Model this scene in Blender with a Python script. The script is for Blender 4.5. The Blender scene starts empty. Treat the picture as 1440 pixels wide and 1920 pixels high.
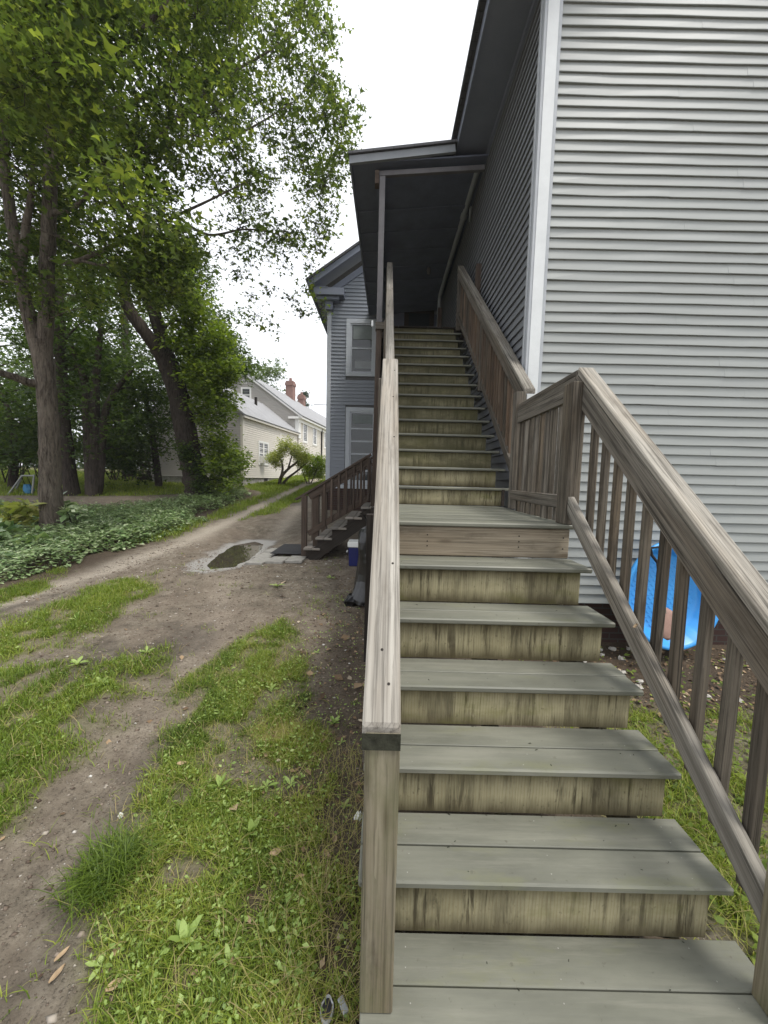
import bpy, math, random
import numpy as np
from mathutils import Vector, Matrix

# ------------------------------------------------------------------ camera, sky, sun, exposure
scene = bpy.context.scene
COL = scene.collection
CH = 1.75                       # eye height above the ground at the foot of the stairs
AX = np.array([0.99970292, 0.0014469, 0.02433077])       # camera right
AU = np.array([-0.02436391, 0.08769497, 0.99584938])     # camera up
AF = np.array([0.00069279, 0.99614632, -0.0877042])      # camera forward
cam_data = bpy.data.cameras.new("camera")
cam_data.sensor_fit = 'HORIZONTAL'
cam_data.sensor_width = 36.0
cam_data.lens = 721.0 / 1440.0 * 36.0
cam_data.clip_start = 0.05
cam_data.clip_end = 1500.0
cam = bpy.data.objects.new("camera", cam_data)
COL.objects.link(cam)
cam.matrix_world = Matrix(((AX[0], AU[0], -AF[0], 0), (AX[1], AU[1], -AF[1], 0), (AX[2], AU[2], -AF[2], CH), (0, 0, 0, 1)))
scene.camera = cam

SUN_ELEV, SUN_AZ = 66.0, 122.0      # degrees; azimuth clockwise from +Y
world = bpy.data.worlds.new("World")
scene.world = world
world.use_nodes = True
nt = world.node_tree
nt.nodes.clear()
sky = nt.nodes.new('ShaderNodeTexSky')
sky.sky_type = 'NISHITA'
sky.sun_disc = False
sky.sun_elevation = math.radians(SUN_ELEV)
sky.sun_rotation = math.radians(SUN_AZ)
sky.air_density = 1.0
sky.dust_density = 2.0
sky.ozone_density = 1.0
hs = nt.nodes.new('ShaderNodeHueSaturation')       # an overcast sky is nearly colourless
hs.inputs['Saturation'].default_value = 0.22
bg = nt.nodes.new('ShaderNodeBackground')
bg.inputs['Strength'].default_value = 0.122
wo = nt.nodes.new('ShaderNodeOutputWorld')
nt.links.new(sky.outputs['Color'], hs.inputs['Color'])
veil = nt.nodes.new('ShaderNodeMix'); veil.data_type = 'RGBA'      # even cloud cover over the clear-sky gradient
veil.inputs[0].default_value = 0.7
veil.inputs[7].default_value = (9.0, 9.25, 9.7, 1)
nt.links.new(hs.outputs['Color'], veil.inputs[6])
nt.links.new(veil.outputs[2], bg.inputs['Color'])
nt.links.new(bg.outputs[0], wo.inputs['Surface'])

sun_data = bpy.data.lights.new("sun", 'SUN')
sun_data.energy = 2.1
sun_data.angle = math.radians(15)
sun_data.color = (1.0, 0.96, 0.9)
sun = bpy.data.objects.new("sun", sun_data)
COL.objects.link(sun)
_e, _a = math.radians(SUN_ELEV), math.radians(SUN_AZ)
sun.rotation_euler = Vector((math.sin(_a) * math.cos(_e), math.cos(_a) * math.cos(_e), math.sin(_e))).to_track_quat('Z', 'Y').to_euler()
sun.location = (2, 10, 30)

scene.view_settings.view_transform = 'Standard'
scene.view_settings.look = 'None'
scene.view_settings.exposure = 0.62
scene.view_settings.gamma = 1.0
scene.view_settings.use_curve_mapping = False
scene.render.engine = 'CYCLES'
scene.cycles.max_bounces = 6
scene.cycles.diffuse_bounces = 4
scene.cycles.transparent_max_bounces = 6
scene.cycles.use_adaptive_sampling = True
scene.cycles.use_denoising = True

rng = np.random.default_rng(7)
random.seed(7)

# ------------------------------------------------------------------ helpers
def at(x, y, X=None, Y=None, Z=None):
    d = AF + AX * (x - 720) / 721.0 - AU * (y - 960) / 721.0
    t = X / d[0] if X is not None else (Y / d[1] if Y is not None else (Z - CH) / d[2])
    q = d * t
    q[2] += CH
    return q

WM = {}
def tag(o, label=None, cat=None, group=None, kind=None):
    if label: o['label'] = label
    if cat: o['category'] = cat
    if group: o['group'] = group
    if kind: o['kind'] = kind
    return o

def link(o, M, parent=None):
    COL.objects.link(o)
    if parent is not None:
        o.parent = parent
        o.matrix_parent_inverse = WM[parent].inverted()
    o.matrix_basis = M
    WM[o] = M.copy()
    return o

def thing(name, loc, label, cat, group=None):
    o = bpy.data.objects.new(name, None)
    o.empty_display_size = 0.2
    link(o, Matrix.Translation(Vector(loc)))
    return tag(o, label, cat, group)

def new_mesh(name, verts, faces, mats, smooth=False):
    me = bpy.data.meshes.new(name)
    me.from_pydata([tuple(map(float, v)) for v in verts], [], faces)
    for m in (mats if isinstance(mats, (list, tuple)) else [mats]):
        me.materials.append(m)
    if smooth:
        me.polygons.foreach_set('use_smooth', [True] * len(me.polygons))
    me.update()
    return me

def fast_mesh(name, V, F, mat, attrs=None, smooth=False):
    """V (n,3); F (m,k) with constant k."""
    V = np.asarray(V, np.float32); F = np.asarray(F, np.int32)
    me = bpy.data.meshes.new(name)
    me.vertices.add(len(V)); me.vertices.foreach_set('co', V.ravel())
    m, k = F.shape
    me.loops.add(m * k); me.loops.foreach_set('vertex_index', F.ravel())
    me.polygons.add(m)
    me.polygons.foreach_set('loop_start', np.arange(0, m * k, k, dtype=np.int32))
    me.polygons.foreach_set('loop_total', np.full(m, k, np.int32))
    if smooth:
        me.polygons.foreach_set('use_smooth', np.ones(m, bool))
    me.materials.append(mat)
    for nme, arr in (attrs or {}).items():
        at_ = me.attributes.new(nme, 'FLOAT', 'POINT')
        at_.data.foreach_set('value', np.asarray(arr, np.float32))
    me.update(calc_edges=True)
    me.validate()
    return me

def wobj(name, verts, faces, mat, parent=None, smooth=False, origin=None):
    """mesh given in world coordinates"""
    if origin is None:
        origin = np.array(verts, float).mean(axis=0)
    origin = np.array(origin, float)
    me = new_mesh(name, np.array(verts, float) - origin, faces, mat, smooth)
    o = bpy.data.objects.new(name, me)
    return link(o, Matrix.Translation(Vector(origin)), parent)

def fobj(name, V, F, mat, parent=None, attrs=None, smooth=False, origin=None):
    V = np.asarray(V, float)
    if origin is None: origin = np.array([V[:, 0].mean(), V[:, 1].mean(), V[:, 2].min()])
    o = bpy.data.objects.new(name, fast_mesh(name, V - np.array(origin), F, mat, attrs, smooth))
    return link(o, Matrix.Translation(Vector([float(q) for q in origin])), parent)

_cb = {}
def cbox(l, w, t, c, mat):
    key = (round(l, 3), round(w, 3), round(t, 3), round(c, 4), mat.name)
    if key in _cb: return _cb[key]
    h = (l / 2, w / 2, t / 2)
    c = min(c, 0.3 * min(l, w, t))
    V = []; idx = {}
    for sx in (-1, 1):
        for sy in (-1, 1):
            for sz in (-1, 1):
                for a in range(3):
                    s = (sx, sy, sz)
                    idx[(s, a)] = len(V)
                    V.append([s[k] * (h[k] - (0 if k == a else c)) for k in range(3)])
    F = []
    for a in range(3):
        b, d = [k for k in range(3) if k != a]
        for s in (-1, 1):
            q = []
            for (u, v) in ((-1, -1), (1, -1), (1, 1), (-1, 1)):
                t3 = [0, 0, 0]; t3[a] = s; t3[b] = u; t3[d] = v
                q.append(idx[(tuple(t3), a)])
            F.append(q)
    for a in range(3):                       # edges along axis a
        b, d = [k for k in range(3) if k != a]
        for u in (-1, 1):
            for v in (-1, 1):
                t0 = [0, 0, 0]; t1 = [0, 0, 0]
                t0[a] = -1; t1[a] = 1; t0[b] = t1[b] = u; t0[d] = t1[d] = v
                F.append([idx[(tuple(t0), b)], idx[(tuple(t1), b)], idx[(tuple(t1), d)], idx[(tuple(t0), d)]])
    for sx in (-1, 1):
        for sy in (-1, 1):
            for sz in (-1, 1):
                F.append([idx[((sx, sy, sz), k)] for k in range(3)])
    Va = np.array(V)
    G = []
    for f in F:
        p = Va[f]; n = np.cross(p[1] - p[0], p[2] - p[0])
        G.append(f if n @ p.mean(axis=0) > 0 else f[::-1])
    me = new_mesh("board", V, G, mat)
    _cb[key] = me
    return me

def board(name, a, b, w, t, mat, parent=None, up=(0, 0, 1), c=0.004, plumb=False):
    """a bevelled plank: length along a->b (local X), width w (local Y), thickness t (local Z, towards up)"""
    a = Vector([float(q) for q in a]); b = Vector([float(q) for q in b]); up = Vector(up)
    x = (b - a); L = x.length; x.normalize()
    z = (up - x * up.dot(x))
    if z.length < 1e-4: z = Vector((0, 1, 0)) - x * x.y
    z.normalize(); y = z.cross(x)
    M = Matrix(((x.x, y.x, z.x, (a.x + b.x) / 2), (x.y, y.y, z.y, (a.y + b.y) / 2), (x.z, y.z, z.z, (a.z + b.z) / 2), (0, 0, 0, 1)))
    me = cbox(L, w, t, c, mat)
    if plumb:                                   # ends cut vertically although the board slopes
        k = x.z / math.sqrt(max(1e-6, 1 - x.z * x.z))
        me = me.copy()
        for v in me.vertices: v.co.x += v.co.z * k
    o = bpy.data.objects.new(name, me)
    return link(o, M, parent)

def box(name, lo, hi, mat, parent=None, c=0.003):
    """axis aligned bevelled box; local X is the world X"""
    lo = np.array(lo, float); hi = np.array(hi, float)
    s = hi - lo; m = (lo + hi) / 2
    o = bpy.data.objects.new(name, cbox(s[0], s[1], s[2], c, mat))
    return link(o, Matrix.Translation(Vector(m)), parent)

def tube(pts, rad, n=10, seed=0, rough=0.0, cap=True):
    P = np.array(pts, float); R = np.array(rad, float)
    T = np.gradient(P, axis=0); T /= np.linalg.norm(T, axis=1)[:, None] + 1e-9
    ref = np.array([0.31, 0.9, 0.2])
    V = []; r = np.random.default_rng(seed)
    jit = r.normal(0, rough, (len(P), n)) if rough else np.zeros((len(P), n))
    U = np.cross(T, ref); U /= np.linalg.norm(U, axis=1)[:, None] + 1e-9
    Wv = np.cross(T, U)
    a = np.arange(n) * 2 * np.pi / n
    for i in range(len(P)):
        V.append(P[i] + (R[i] * (1 + jit[i]))[:, None] * (np.cos(a)[:, None] * U[i] + np.sin(a)[:, None] * Wv[i]))
    V = np.concatenate(V)
    F = []
    for i in range(len(P) - 1):
        for k in range(n):
            k2 = (k + 1) % n
            F.append((i * n + k, i * n + k2, (i + 1) * n + k2, (i + 1) * n + k))
    return V, np.array(F)

def smooth_path(pts, rad, m):
    """Catmull-Rom resample"""
    P = np.array(pts, float); R = np.array(rad, float)
    P = np.vstack([2 * P[0] - P[1], P, 2 * P[-1] - P[-2]])
    out, orad = [], []
    for i in range(1, len(P) - 2):
        for t in np.linspace(0, 1, m, endpoint=False):
            a, b, c_, d = P[i - 1], P[i], P[i + 1], P[i + 2]
            out.append(0.5 * ((2 * b) + (c_ - a) * t + (2 * a - 5 * b + 4 * c_ - d) * t * t + (-a + 3 * b - 3 * c_ + d) * t ** 3))
            orad.append(R[i - 1] * (1 - t) + R[i] * t)
    out.append(P[-2]); orad.append(R[-1])
    return np.array(out), np.array(orad)

def join(parts):
    V, F, o = [], [], 0
    for v, f in parts:
        V.append(v); F.append(np.asarray(f) + o); o += len(v)
    return np.concatenate(V), np.concatenate(F)

def bxv(lo, hi):
    x0, y0, z0 = lo; x1, y1, z1 = hi
    V = np.array([(x0, y0, z0), (x1, y0, z0), (x1, y1, z0), (x0, y1, z0), (x0, y0, z1), (x1, y0, z1), (x1, y1, z1), (x0, y1, z1)], float)
    F = np.array([(0, 3, 2, 1), (4, 5, 6, 7), (0, 1, 5, 4), (1, 2, 6, 5), (2, 3, 7, 6), (3, 0, 4, 7)])
    return V, F

# value noise on arrays
_perm = np.random.default_rng(3).random((256, 256))
def vnoise(x, y):
    xi = np.floor(x).astype(int); yi = np.floor(y).astype(int)
    fx = x - xi; fy = y - yi
    fx = fx * fx * (3 - 2 * fx); fy = fy * fy * (3 - 2 * fy)
    g = lambda i, j: _perm[i % 256, j % 256]
    return (g(xi, yi) * (1 - fx) + g(xi + 1, yi) * fx) * (1 - fy) + (g(xi, yi + 1) * (1 - fx) + g(xi + 1, yi + 1) * fx) * fy
def fbm(x, y, o=4):
    s = 0; a = 0.5; t = 0
    for k in range(o):
        s = s + a * vnoise(x * 2 ** k + 17.3 * k, y * 2 ** k + 5.1 * k); t += a; a *= 0.5
    return s / t
def sstep(a, b, x):
    t = np.clip((x - a) / (b - a), 0, 1)
    return t * t * (3 - 2 * t)
def poly_sd(poly, x, y):
    """signed distance, negative inside"""
    P = np.array(poly, float); d = np.full(np.shape(x), 1e9); ins = np.zeros(np.shape(x), bool)
    for i in range(len(P)):
        a, b = P[i], P[(i + 1) % len(P)]
        e = b - a; wx = x - a[0]; wy = y - a[1]
        t = np.clip((wx * e[0] + wy * e[1]) / (e @ e), 0, 1)
        d = np.minimum(d, np.hypot(wx - e[0] * t, wy - e[1] * t))
        c = ((a[1] > y) != (b[1] > y))
        with np.errstate(divide='ignore', invalid='ignore'):
            xc = (b[0] - a[0]) * (y - a[1]) / (b[1] - a[1] + 1e-12) + a[0]
        ins ^= c & (x < xc)
    return np.where(ins, -d, d)
def line_d(pts, x, y):
    P = np.array(pts, float); d = np.full(np.shape(x), 1e9)
    for a, b in zip(P[:-1], P[1:]):
        e = b - a; wx = x - a[0]; wy = y - a[1]
        t = np.clip((wx * e[0] + wy * e[1]) / (e @ e), 0, 1)
        d = np.minimum(d, np.hypot(wx - e[0] * t, wy - e[1] * t))
    return d

# ------------------------------------------------------------------ materials
class NT:
    def __init__(s, name):
        s.m = bpy.data.materials.new(name); s.m.use_nodes = True
        s.t = s.m.node_tree; s.t.nodes.clear()
        s.out = s.t.nodes.new('ShaderNodeOutputMaterial')
    def n(s, typ, **kw):
        nd = s.t.nodes.new(typ)
        for k, v in kw.items():
            if k.startswith('i_'):
                key = k[2:]
                key = int(key) if key.isdigit() else key.replace('_', ' ')
                nd.inputs[key].default_value = v
            else: setattr(nd, k, v)
        return nd
    def l(s, a, b): s.t.links.new(a, b)
    def coord(s, scale=(1, 1, 1), rand=True):
        tc = s.n('ShaderNodeTexCoord')
        src = tc.outputs['Object']
        if rand:
            oi = s.n('ShaderNodeObjectInfo')
            mu = s.n('ShaderNodeVectorMath', operation='MULTIPLY')
            mu.inputs[1].default_value = (37.0, 11.0, 23.0)
            s.l(oi.outputs['Random'], mu.inputs[0])
            ad = s.n('ShaderNodeVectorMath', operation='ADD')
            s.l(src, ad.inputs[0]); s.l(mu.outputs[0], ad.inputs[1]); src = ad.outputs[0]
        mp = s.n('ShaderNodeMapping'); mp.inputs['Scale'].default_value = scale
        s.l(src, mp.inputs[0])
        return mp.outputs[0]
    def noise(s, vec, scale=1, detail=5, rough=0.6, dist=0.0):
        nd = s.n('ShaderNodeTexNoise'); nd.inputs['Scale'].default_value = scale
        nd.inputs['Detail'].default_value = detail; nd.inputs['Roughness'].default_value = rough
        nd.inputs['Distortion'].default_value = dist
        s.l(vec, nd.inputs['Vector'])
        return nd.outputs['Fac']
    def ramp(s, fac, stops):
        nd = s.n('ShaderNodeValToRGB'); e = nd.color_ramp.elements
        while len(e) < len(stops): e.new(0.5)
        for k, (p, c) in enumerate(stops):
            e[k].position = p
            e[k].color = (c, c, c, 1) if isinstance(c, (int, float)) else (*c, 1)
        s.l(fac, nd.inputs['Fac'])
        return nd.outputs['Color']
    def mix(s, fac, a, b, mode='MIX'):
        nd = s.n('ShaderNodeMix', data_type='RGBA', blend_type=mode)
        for sock, v in ((nd.inputs[0], fac), (nd.inputs[6], a), (nd.inputs[7], b)):
            if isinstance(v, (int, float)): sock.default_value = v if sock.type == 'VALUE' else (v, v, v, 1)
            elif isinstance(v, tuple): sock.default_value = (*v, 1)
            else: s.l(v, sock)
        return nd.outputs[2]
    def math(s, op, a, b=0.0):
        nd = s.n('ShaderNodeMath', operation=op)
        for sock, v in ((nd.inputs[0], a), (nd.inputs[1], b)):
            if isinstance(v, (int, float)): sock.default_value = v
            else: s.l(v, sock)
        return nd.outputs[0]
    def bsdf(s, color, rough=0.7, spec=0.3, height=None, bump=0.3, dist=0.01, normal_extra=None, **kw):
        b = s.n('ShaderNodeBsdfPrincipled')
        if isinstance(color, tuple): b.inputs['Base Color'].default_value = (*color, 1)
        else: s.l(color, b.inputs['Base Color'])
        if isinstance(rough, (int, float)): b.inputs['Roughness'].default_value = rough
        else: s.l(rough, b.inputs['Roughness'])
        b.inputs['Specular IOR Level'].default_value = spec
        for k, v in kw.items(): b.inputs[k.replace('_', ' ')].default_value = v
        if height is not None:
            bp = s.n('ShaderNodeBump'); bp.inputs['Strength'].default_value = bump; bp.inputs['Distance'].default_value = dist
            s.l(height, bp.inputs['Height']); s.l(bp.outputs[0], b.inputs['Normal'])
        s.l(b.outputs[0], s.out.inputs['Surface'])
        s.b = b
        return s.m

def plain(name, col, rough=0.6, spec=0.3, var=0.12, scale=6, bump=0.0, **kw):
    s = NT(name)
    v = s.coord((1, 1, 1))
    f = s.noise(v, scale, 6, 0.65)
    lo = tuple(c * (1 - var) for c in col); hi = tuple(min(1, c * (1 + var)) for c in col)
    c = s.ramp(f, [(0.3, lo), (0.7, hi)])
    return s.bsdf(c, rough, spec, f if bump else None, bump, 0.01, **kw)

def wood(name, dark, light, warm, grain=1.0, stain=(0.03, 0.025, 0.02), stain_amt=0.5, rough=0.78, rings=26.0, green=0.0):
    s = NT(name)
    fine = s.noise(s.coord((1.6, 90, 90)), 1, 6, 0.7)
    mid = s.noise(s.coord((0.7, 22, 22)), 1, 5, 0.65, 0.4)
    low = s.noise(s.coord((1.1, 5, 5)), 1, 4, 0.6)
    # growth rings round a pith line beside the board, wandering along it
    v = s.coord((0.11, 1, 1))
    wv = s.n('ShaderNodeTexWave', wave_type='RINGS', rings_direction='X', wave_profile='SAW')
    wv.inputs['Scale'].default_value = rings; wv.inputs['Distortion'].default_value = 3.2
    wv.inputs['Detail'].default_value = 3; wv.inputs['Detail Scale'].default_value = 1.6
    s.l(v, wv.inputs['Vector'])
    ring = wv.outputs['Fac']
    col = s.ramp(mid, [(0.25, dark), (0.5, tuple((a + b) / 2 for a, b in zip(dark, light))), (0.72, light)])
    col = s.mix(s.ramp(low, [(0.45, 0.0), (0.7, 0.6)]), col, warm)
    col = s.mix(s.math('MULTIPLY', s.ramp(ring, [(0.0, 0.0), (0.75, 0.15), (1.0, 1.0)]), 0.55 * grain), col, tuple(c * 0.45 for c in dark))
    col = s.mix(s.math('MULTIPLY', s.ramp(fine, [(0.36, 1.0), (0.5, 0.0)]), 0.8 * grain), col, tuple(c * 0.35 for c in dark))
    # knots
    kv = s.coord((2.4, 9, 9))
    vo = s.n('ShaderNodeTexVoronoi'); vo.inputs['Scale'].default_value = 1.0; s.l(kv, vo.inputs['Vector'])
    kn = s.ramp(vo.outputs['Distance'], [(0.06, 1.0), (0.13, 0.35), (0.2, 0.0)])
    col = s.mix(s.math('MULTIPLY', kn, 0.7), col, tuple(c * 0.4 for c in warm))
    # weather stains
    st = s.noise(s.coord((2.2, 7, 7)), 1, 6, 0.7)
    col = s.mix(s.math('MULTIPLY', s.ramp(st, [(0.52, 0.0), (0.72, 1.0)]), stain_amt), col, stain)
    if green:
        gn = s.noise(s.coord((3, 6, 6)), 1, 5, 0.7)
        col = s.mix(s.math('MULTIPLY', s.ramp(gn, [(0.45, 0.0), (0.65, 1.0)]), green), col, (0.11, 0.13, 0.04))
    ck = s.noise(s.coord((0.55, 34, 34)), 1, 2, 0.5)
    crack = s.ramp(ck, [(0.47, 0.0), (0.49, 1.0), (0.51, 1.0), (0.53, 0.0)])
    gate = s.ramp(s.noise(s.coord((1.3, 3, 3)), 1, 2), [(0.46, 0.0), (0.54, 1.0)])
    crack = s.math('MULTIPLY', crack, gate)
    col = s.mix(s.math('MULTIPLY', crack, 0.75 * grain), col, tuple(c * 0.3 for c in dark))
    oi = s.n('ShaderNodeObjectInfo')
    col = s.mix(1.0, col, s.ramp(oi.outputs['Random'], [(0.0, 0.78), (1.0, 1.14)]), 'MULTIPLY')
    h = s.math('ADD', s.math('MULTIPLY', fine, 0.5), s.math('MULTIPLY', s.math('ADD', ring, crack), -0.35))
    return s.bsdf(col, rough, 0.2, h, 0.45, 0.004)

M = {}
M['rail'] = wood('weathered_rail_wood', (0.058, 0.050, 0.040), (0.245, 0.222, 0.186), (0.165, 0.130, 0.092), 0.9, stain=(0.04, 0.034, 0.026), stain_amt=0.55)
M['cap'] = wood('bleached_rail_wood', (0.20, 0.18, 0.15), (0.46, 0.435, 0.385), (0.33, 0.28, 0.22), 0.75, stain=(0.09, 0.075, 0.055), stain_amt=0.55)
M['capr'] = wood('sunbleached_cap_wood', (0.13, 0.117, 0.096), (0.40, 0.375, 0.325), (0.27, 0.225, 0.17), 0.85, stain=(0.055, 0.046, 0.035), stain_amt=0.6)
M['post'] = wood('pale_post_wood', (0.15, 0.13, 0.088), (0.36, 0.325, 0.235), (0.21, 0.16, 0.095), 0.6, stain=(0.06, 0.045, 0.028), stain_amt=0.75, green=0.35)
M['baluster'] = wood('grey_baluster_wood', (0.048, 0.040, 0.031), (0.195, 0.170, 0.134), (0.145, 0.108, 0.070), 0.9, stain_amt=0.6)
M['redwood'] = wood('brown_baluster_wood', (0.075, 0.055, 0.040), (0.225, 0.172, 0.125), (0.19, 0.120, 0.075), 0.8, stain_amt=0.5)
M['brown'] = wood('brown_porch_wood', (0.045, 0.033, 0.026), (0.13, 0.10, 0.08), (0.10, 0.065, 0.045), 0.6, stain_amt=0.5)
M['darkwood'] = wood('dark_brown_wood', (0.02, 0.017, 0.015), (0.06, 0.05, 0.042), (0.05, 0.035, 0.025), 0.5, stain_amt=0.5)  # very dark brown wood tone
M['pine'] = wood('pale_pine_board', (0.19, 0.155, 0.11), (0.38, 0.33, 0.25), (0.27, 0.21, 0.14), 0.6, stain=(0.07, 0.05, 0.03), stain_amt=0.75, rings=22)
M['step'] = wood('grey_step_wood', (0.16, 0.145, 0.125), (0.38, 0.355, 0.32), (0.30, 0.25, 0.2), 0.6, stain_amt=0.5)
M['endgrain'] = plain('mossy_end_grain', (0.035, 0.036, 0.026), 0.9, 0.1, 0.5, 40, 0.4)

def ply(name, moss):
    s = NT(name)
    oi = s.n('ShaderNodeObjectInfo')
    v = s.coord((1, 1, 1))
    # cathedral figure, grain running up the riser on most sheets
    wvv = s.coord((3.0, 3.0, 0.55))
    wv = s.n('ShaderNodeTexWave', wave_type='RINGS', rings_direction='Z', wave_profile='SAW')
    wv.inputs['Scale'].default_value = 9.0; wv.inputs['Distortion'].default_value = 5.0
    wv.inputs['Detail'].default_value = 2.5; wv.inputs['Detail Scale'].default_value = 1.1
    s.l(wvv, wv.inputs['Vector'])
    base = s.ramp(s.noise(s.coord((3, 3, 2)), 1, 4), [(0.3, (0.255, 0.228, 0.135)), (0.7, (0.41, 0.372, 0.235))])
    base = s.mix(s.math('MULTIPLY', s.ramp(wv.outputs['Fac'], [(0.55, 0.0), (1.0, 1.0)]), 0.42), base, (0.19, 0.15, 0.065))
    streak = s.noise(s.coord((30, 30, 2.0)), 1, 7, 0.72, 0.5)
    smask = s.ramp(s.noise(s.coord((3.2, 3.2, 2.4)), 1, 4, 0.6), [(0.36, 0.15), (0.56, 1.0)])
    base = s.mix(s.math('MULTIPLY', s.math('MULTIPLY', s.ramp(streak, [(0.50, 0.0), (0.59, 1.0)]), smask), 0.9), base, (0.06, 0.05, 0.03))
    broad = s.noise(s.coord((6, 6, 1.3)), 1, 6, 0.68, 0.6)
    base = s.mix(s.math('MULTIPLY', s.ramp(broad, [(0.50, 0.0), (0.66, 1.0)]), 0.55), base, (0.062, 0.053, 0.034))
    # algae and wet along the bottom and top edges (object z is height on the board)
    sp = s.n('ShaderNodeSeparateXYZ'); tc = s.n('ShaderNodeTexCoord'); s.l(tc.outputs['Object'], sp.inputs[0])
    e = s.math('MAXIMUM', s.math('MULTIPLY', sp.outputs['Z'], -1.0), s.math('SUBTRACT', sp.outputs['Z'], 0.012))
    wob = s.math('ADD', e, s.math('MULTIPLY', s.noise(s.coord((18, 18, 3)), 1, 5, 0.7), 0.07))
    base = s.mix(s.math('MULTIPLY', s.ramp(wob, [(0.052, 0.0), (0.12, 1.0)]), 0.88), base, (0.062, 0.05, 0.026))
    mo = s.noise(s.coord((2.2, 2.2, 5)), 1, 5, 0.65)
    base = s.mix(s.math('MULTIPLY', s.ramp(mo, [(0.52, 0.0), (0.68, 1.0)]), 0.55), base, (0.13, 0.13, 0.035))
    base = s.mix(1.0, base, s.ramp(oi.outputs['Random'], [(0.0, 0.72), (1.0, 1.1)]), 'MULTIPLY')
    if moss:  # dark greenish overlay, moss and porch shade together
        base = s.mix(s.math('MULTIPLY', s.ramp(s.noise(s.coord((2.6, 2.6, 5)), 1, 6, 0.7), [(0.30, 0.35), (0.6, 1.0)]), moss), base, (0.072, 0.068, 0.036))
    spk = s.noise(s.coord((70, 70, 45)), 1, 3, 0.6)
    base = s.mix(s.math('MULTIPLY', s.ramp(spk, [(0.62, 0.0), (0.72, 1.0)]), 0.5), base, (0.06, 0.05, 0.03))
    return s.bsdf(base, 0.8, 0.15, streak, 0.25, 0.004)
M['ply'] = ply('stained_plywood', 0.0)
M['plymoss_shade'] = ply('mossy_shaded_plywood', 0.85)  # some moss, plus the porch shade put into the upper risers' colour

def treadm():
    s = NT('grey_deck_coating')
    low = s.noise(s.coord((1.8, 5, 5)), 1, 5, 0.6)
    gr = s.noise(s.coord((3, 60, 60)), 1, 5, 0.7)
    c = s.ramp(low, [(0.25, (0.105, 0.107, 0.085)), (0.5, (0.152, 0.154, 0.123)), (0.78, (0.21, 0.21, 0.166))])
    c = s.mix(s.math('MULTIPLY', s.ramp(gr, [(0.3, 1.0), (0.55, 0.0)]), 0.28), c, (0.10, 0.10, 0.085))
    gn = s.noise(s.coord((2.5, 8, 8)), 1, 6, 0.7)
    c = s.mix(s.math('MULTIPLY', s.ramp(gn, [(0.55, 0.0), (0.7, 1.0)]), 0.4), c, (0.16, 0.165, 0.08))
    sp = s.noise(s.coord((45, 45, 45)), 1, 3, 0.6)
    c = s.mix(s.math('MULTIPLY', s.ramp(sp, [(0.66, 0.0), (0.74, 1.0)]), 0.5), c, (0.07, 0.06, 0.045))
    worn = s.noise(s.coord((1.1, 14, 14)), 1, 6, 0.72)
    c = s.mix(s.math('MULTIPLY', s.ramp(worn, [(0.5, 0.0), (0.66, 1.0)]), 0.35), c, (0.27, 0.262, 0.215))
    r = s.ramp(low, [(0.3, 0.42), (0.7, 0.62)])
    return s.bsdf(c, r, 0.35, gr, 0.15, 0.003)
M['tread'] = treadm()

def vinyl(name, col, dirt=0.25):
    s = NT(name)
    f = s.noise(s.coord((0.6, 9, 9)), 1, 5, 0.6)
    c = s.ramp(f, [(0.25, tuple(q * 0.93 for q in col)), (0.75, tuple(q * 1.05 for q in col))])
    d = s.noise(s.coord((1.3, 14, 30)), 1, 6, 0.7)
    c = s.mix(s.math('MULTIPLY', s.ramp(d, [(0.6, 0.0), (0.75, 1.0)]), dirt), c, tuple(q * 0.55 for q in (0.42, 0.43, 0.36)))
    gr = s.noise(s.coord((12, 160, 160)), 1, 3, 0.6)
    return s.bsdf(c, 0.5, 0.3, gr, 0.06, 0.002)
M['vinyl'] = vinyl('grey_vinyl', (0.30, 0.314, 0.303), 0.5)
M['vinylside'] = vinyl('shaded_grey_vinyl', (0.17, 0.178, 0.19), 0.1)  # same siding as the end wall, darkened for the shaded side
M['vinyl2'] = vinyl('shaded_slate_vinyl', (0.235, 0.255, 0.29), 0.1)  # wing siding, its shade put into a darker tone
M['cream'] = vinyl('cream_vinyl', (0.66, 0.615, 0.54), 0.15)
M['greyclap'] = vinyl('shaded_cream_clapboard', (0.42, 0.395, 0.365), 0.1)  # cream siding toned down for the walls turned away from the light
M['greypost'] = plain('grey_post_paint', (0.135, 0.13, 0.135), 0.6, 0.3, 0.15, 6)
M['trim'] = plain('white_trim', (0.66, 0.68, 0.68), 0.45, 0.3, 0.06, 5)
M['trimgrey'] = plain('grey_trim', (0.40, 0.42, 0.44), 0.5, 0.3, 0.08, 5)
M['wingtrim'] = plain('pale_blue_trim', (0.46, 0.49, 0.53), 0.5, 0.3, 0.06, 5)
M['soffit'] = plain('glare_blue_grey', (0.185, 0.205, 0.255), 0.6, 0.3, 0.08, 3)  # blue of the lens glare mixed into the grey
M['ceiling'] = plain('glare_blue_ceiling', (0.125, 0.14, 0.185), 0.65, 0.25, 0.15, 2.5)  # blue tint of the lens glare put into the ceiling colour
M['fascia'] = plain('grey_fascia_paint', (0.22, 0.235, 0.25), 0.6, 0.3, 0.1, 4)
M['backing'] = plain('wall_sheathing', (0.12, 0.12, 0.12), 0.9)
M['concrete'] = plain('concrete', (0.33, 0.32, 0.29), 0.9, 0.15, 0.3, 8, 0.3)
M['conduit'] = plain('grey_conduit', (0.30, 0.32, 0.34), 0.5)
M['iron'] = plain('galvanised_steel', (0.42, 0.43, 0.44), 0.4, 0.5, 0.15, 20)
M['nail'] = plain('rusted_nail', (0.02, 0.016, 0.013), 0.8)
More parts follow.
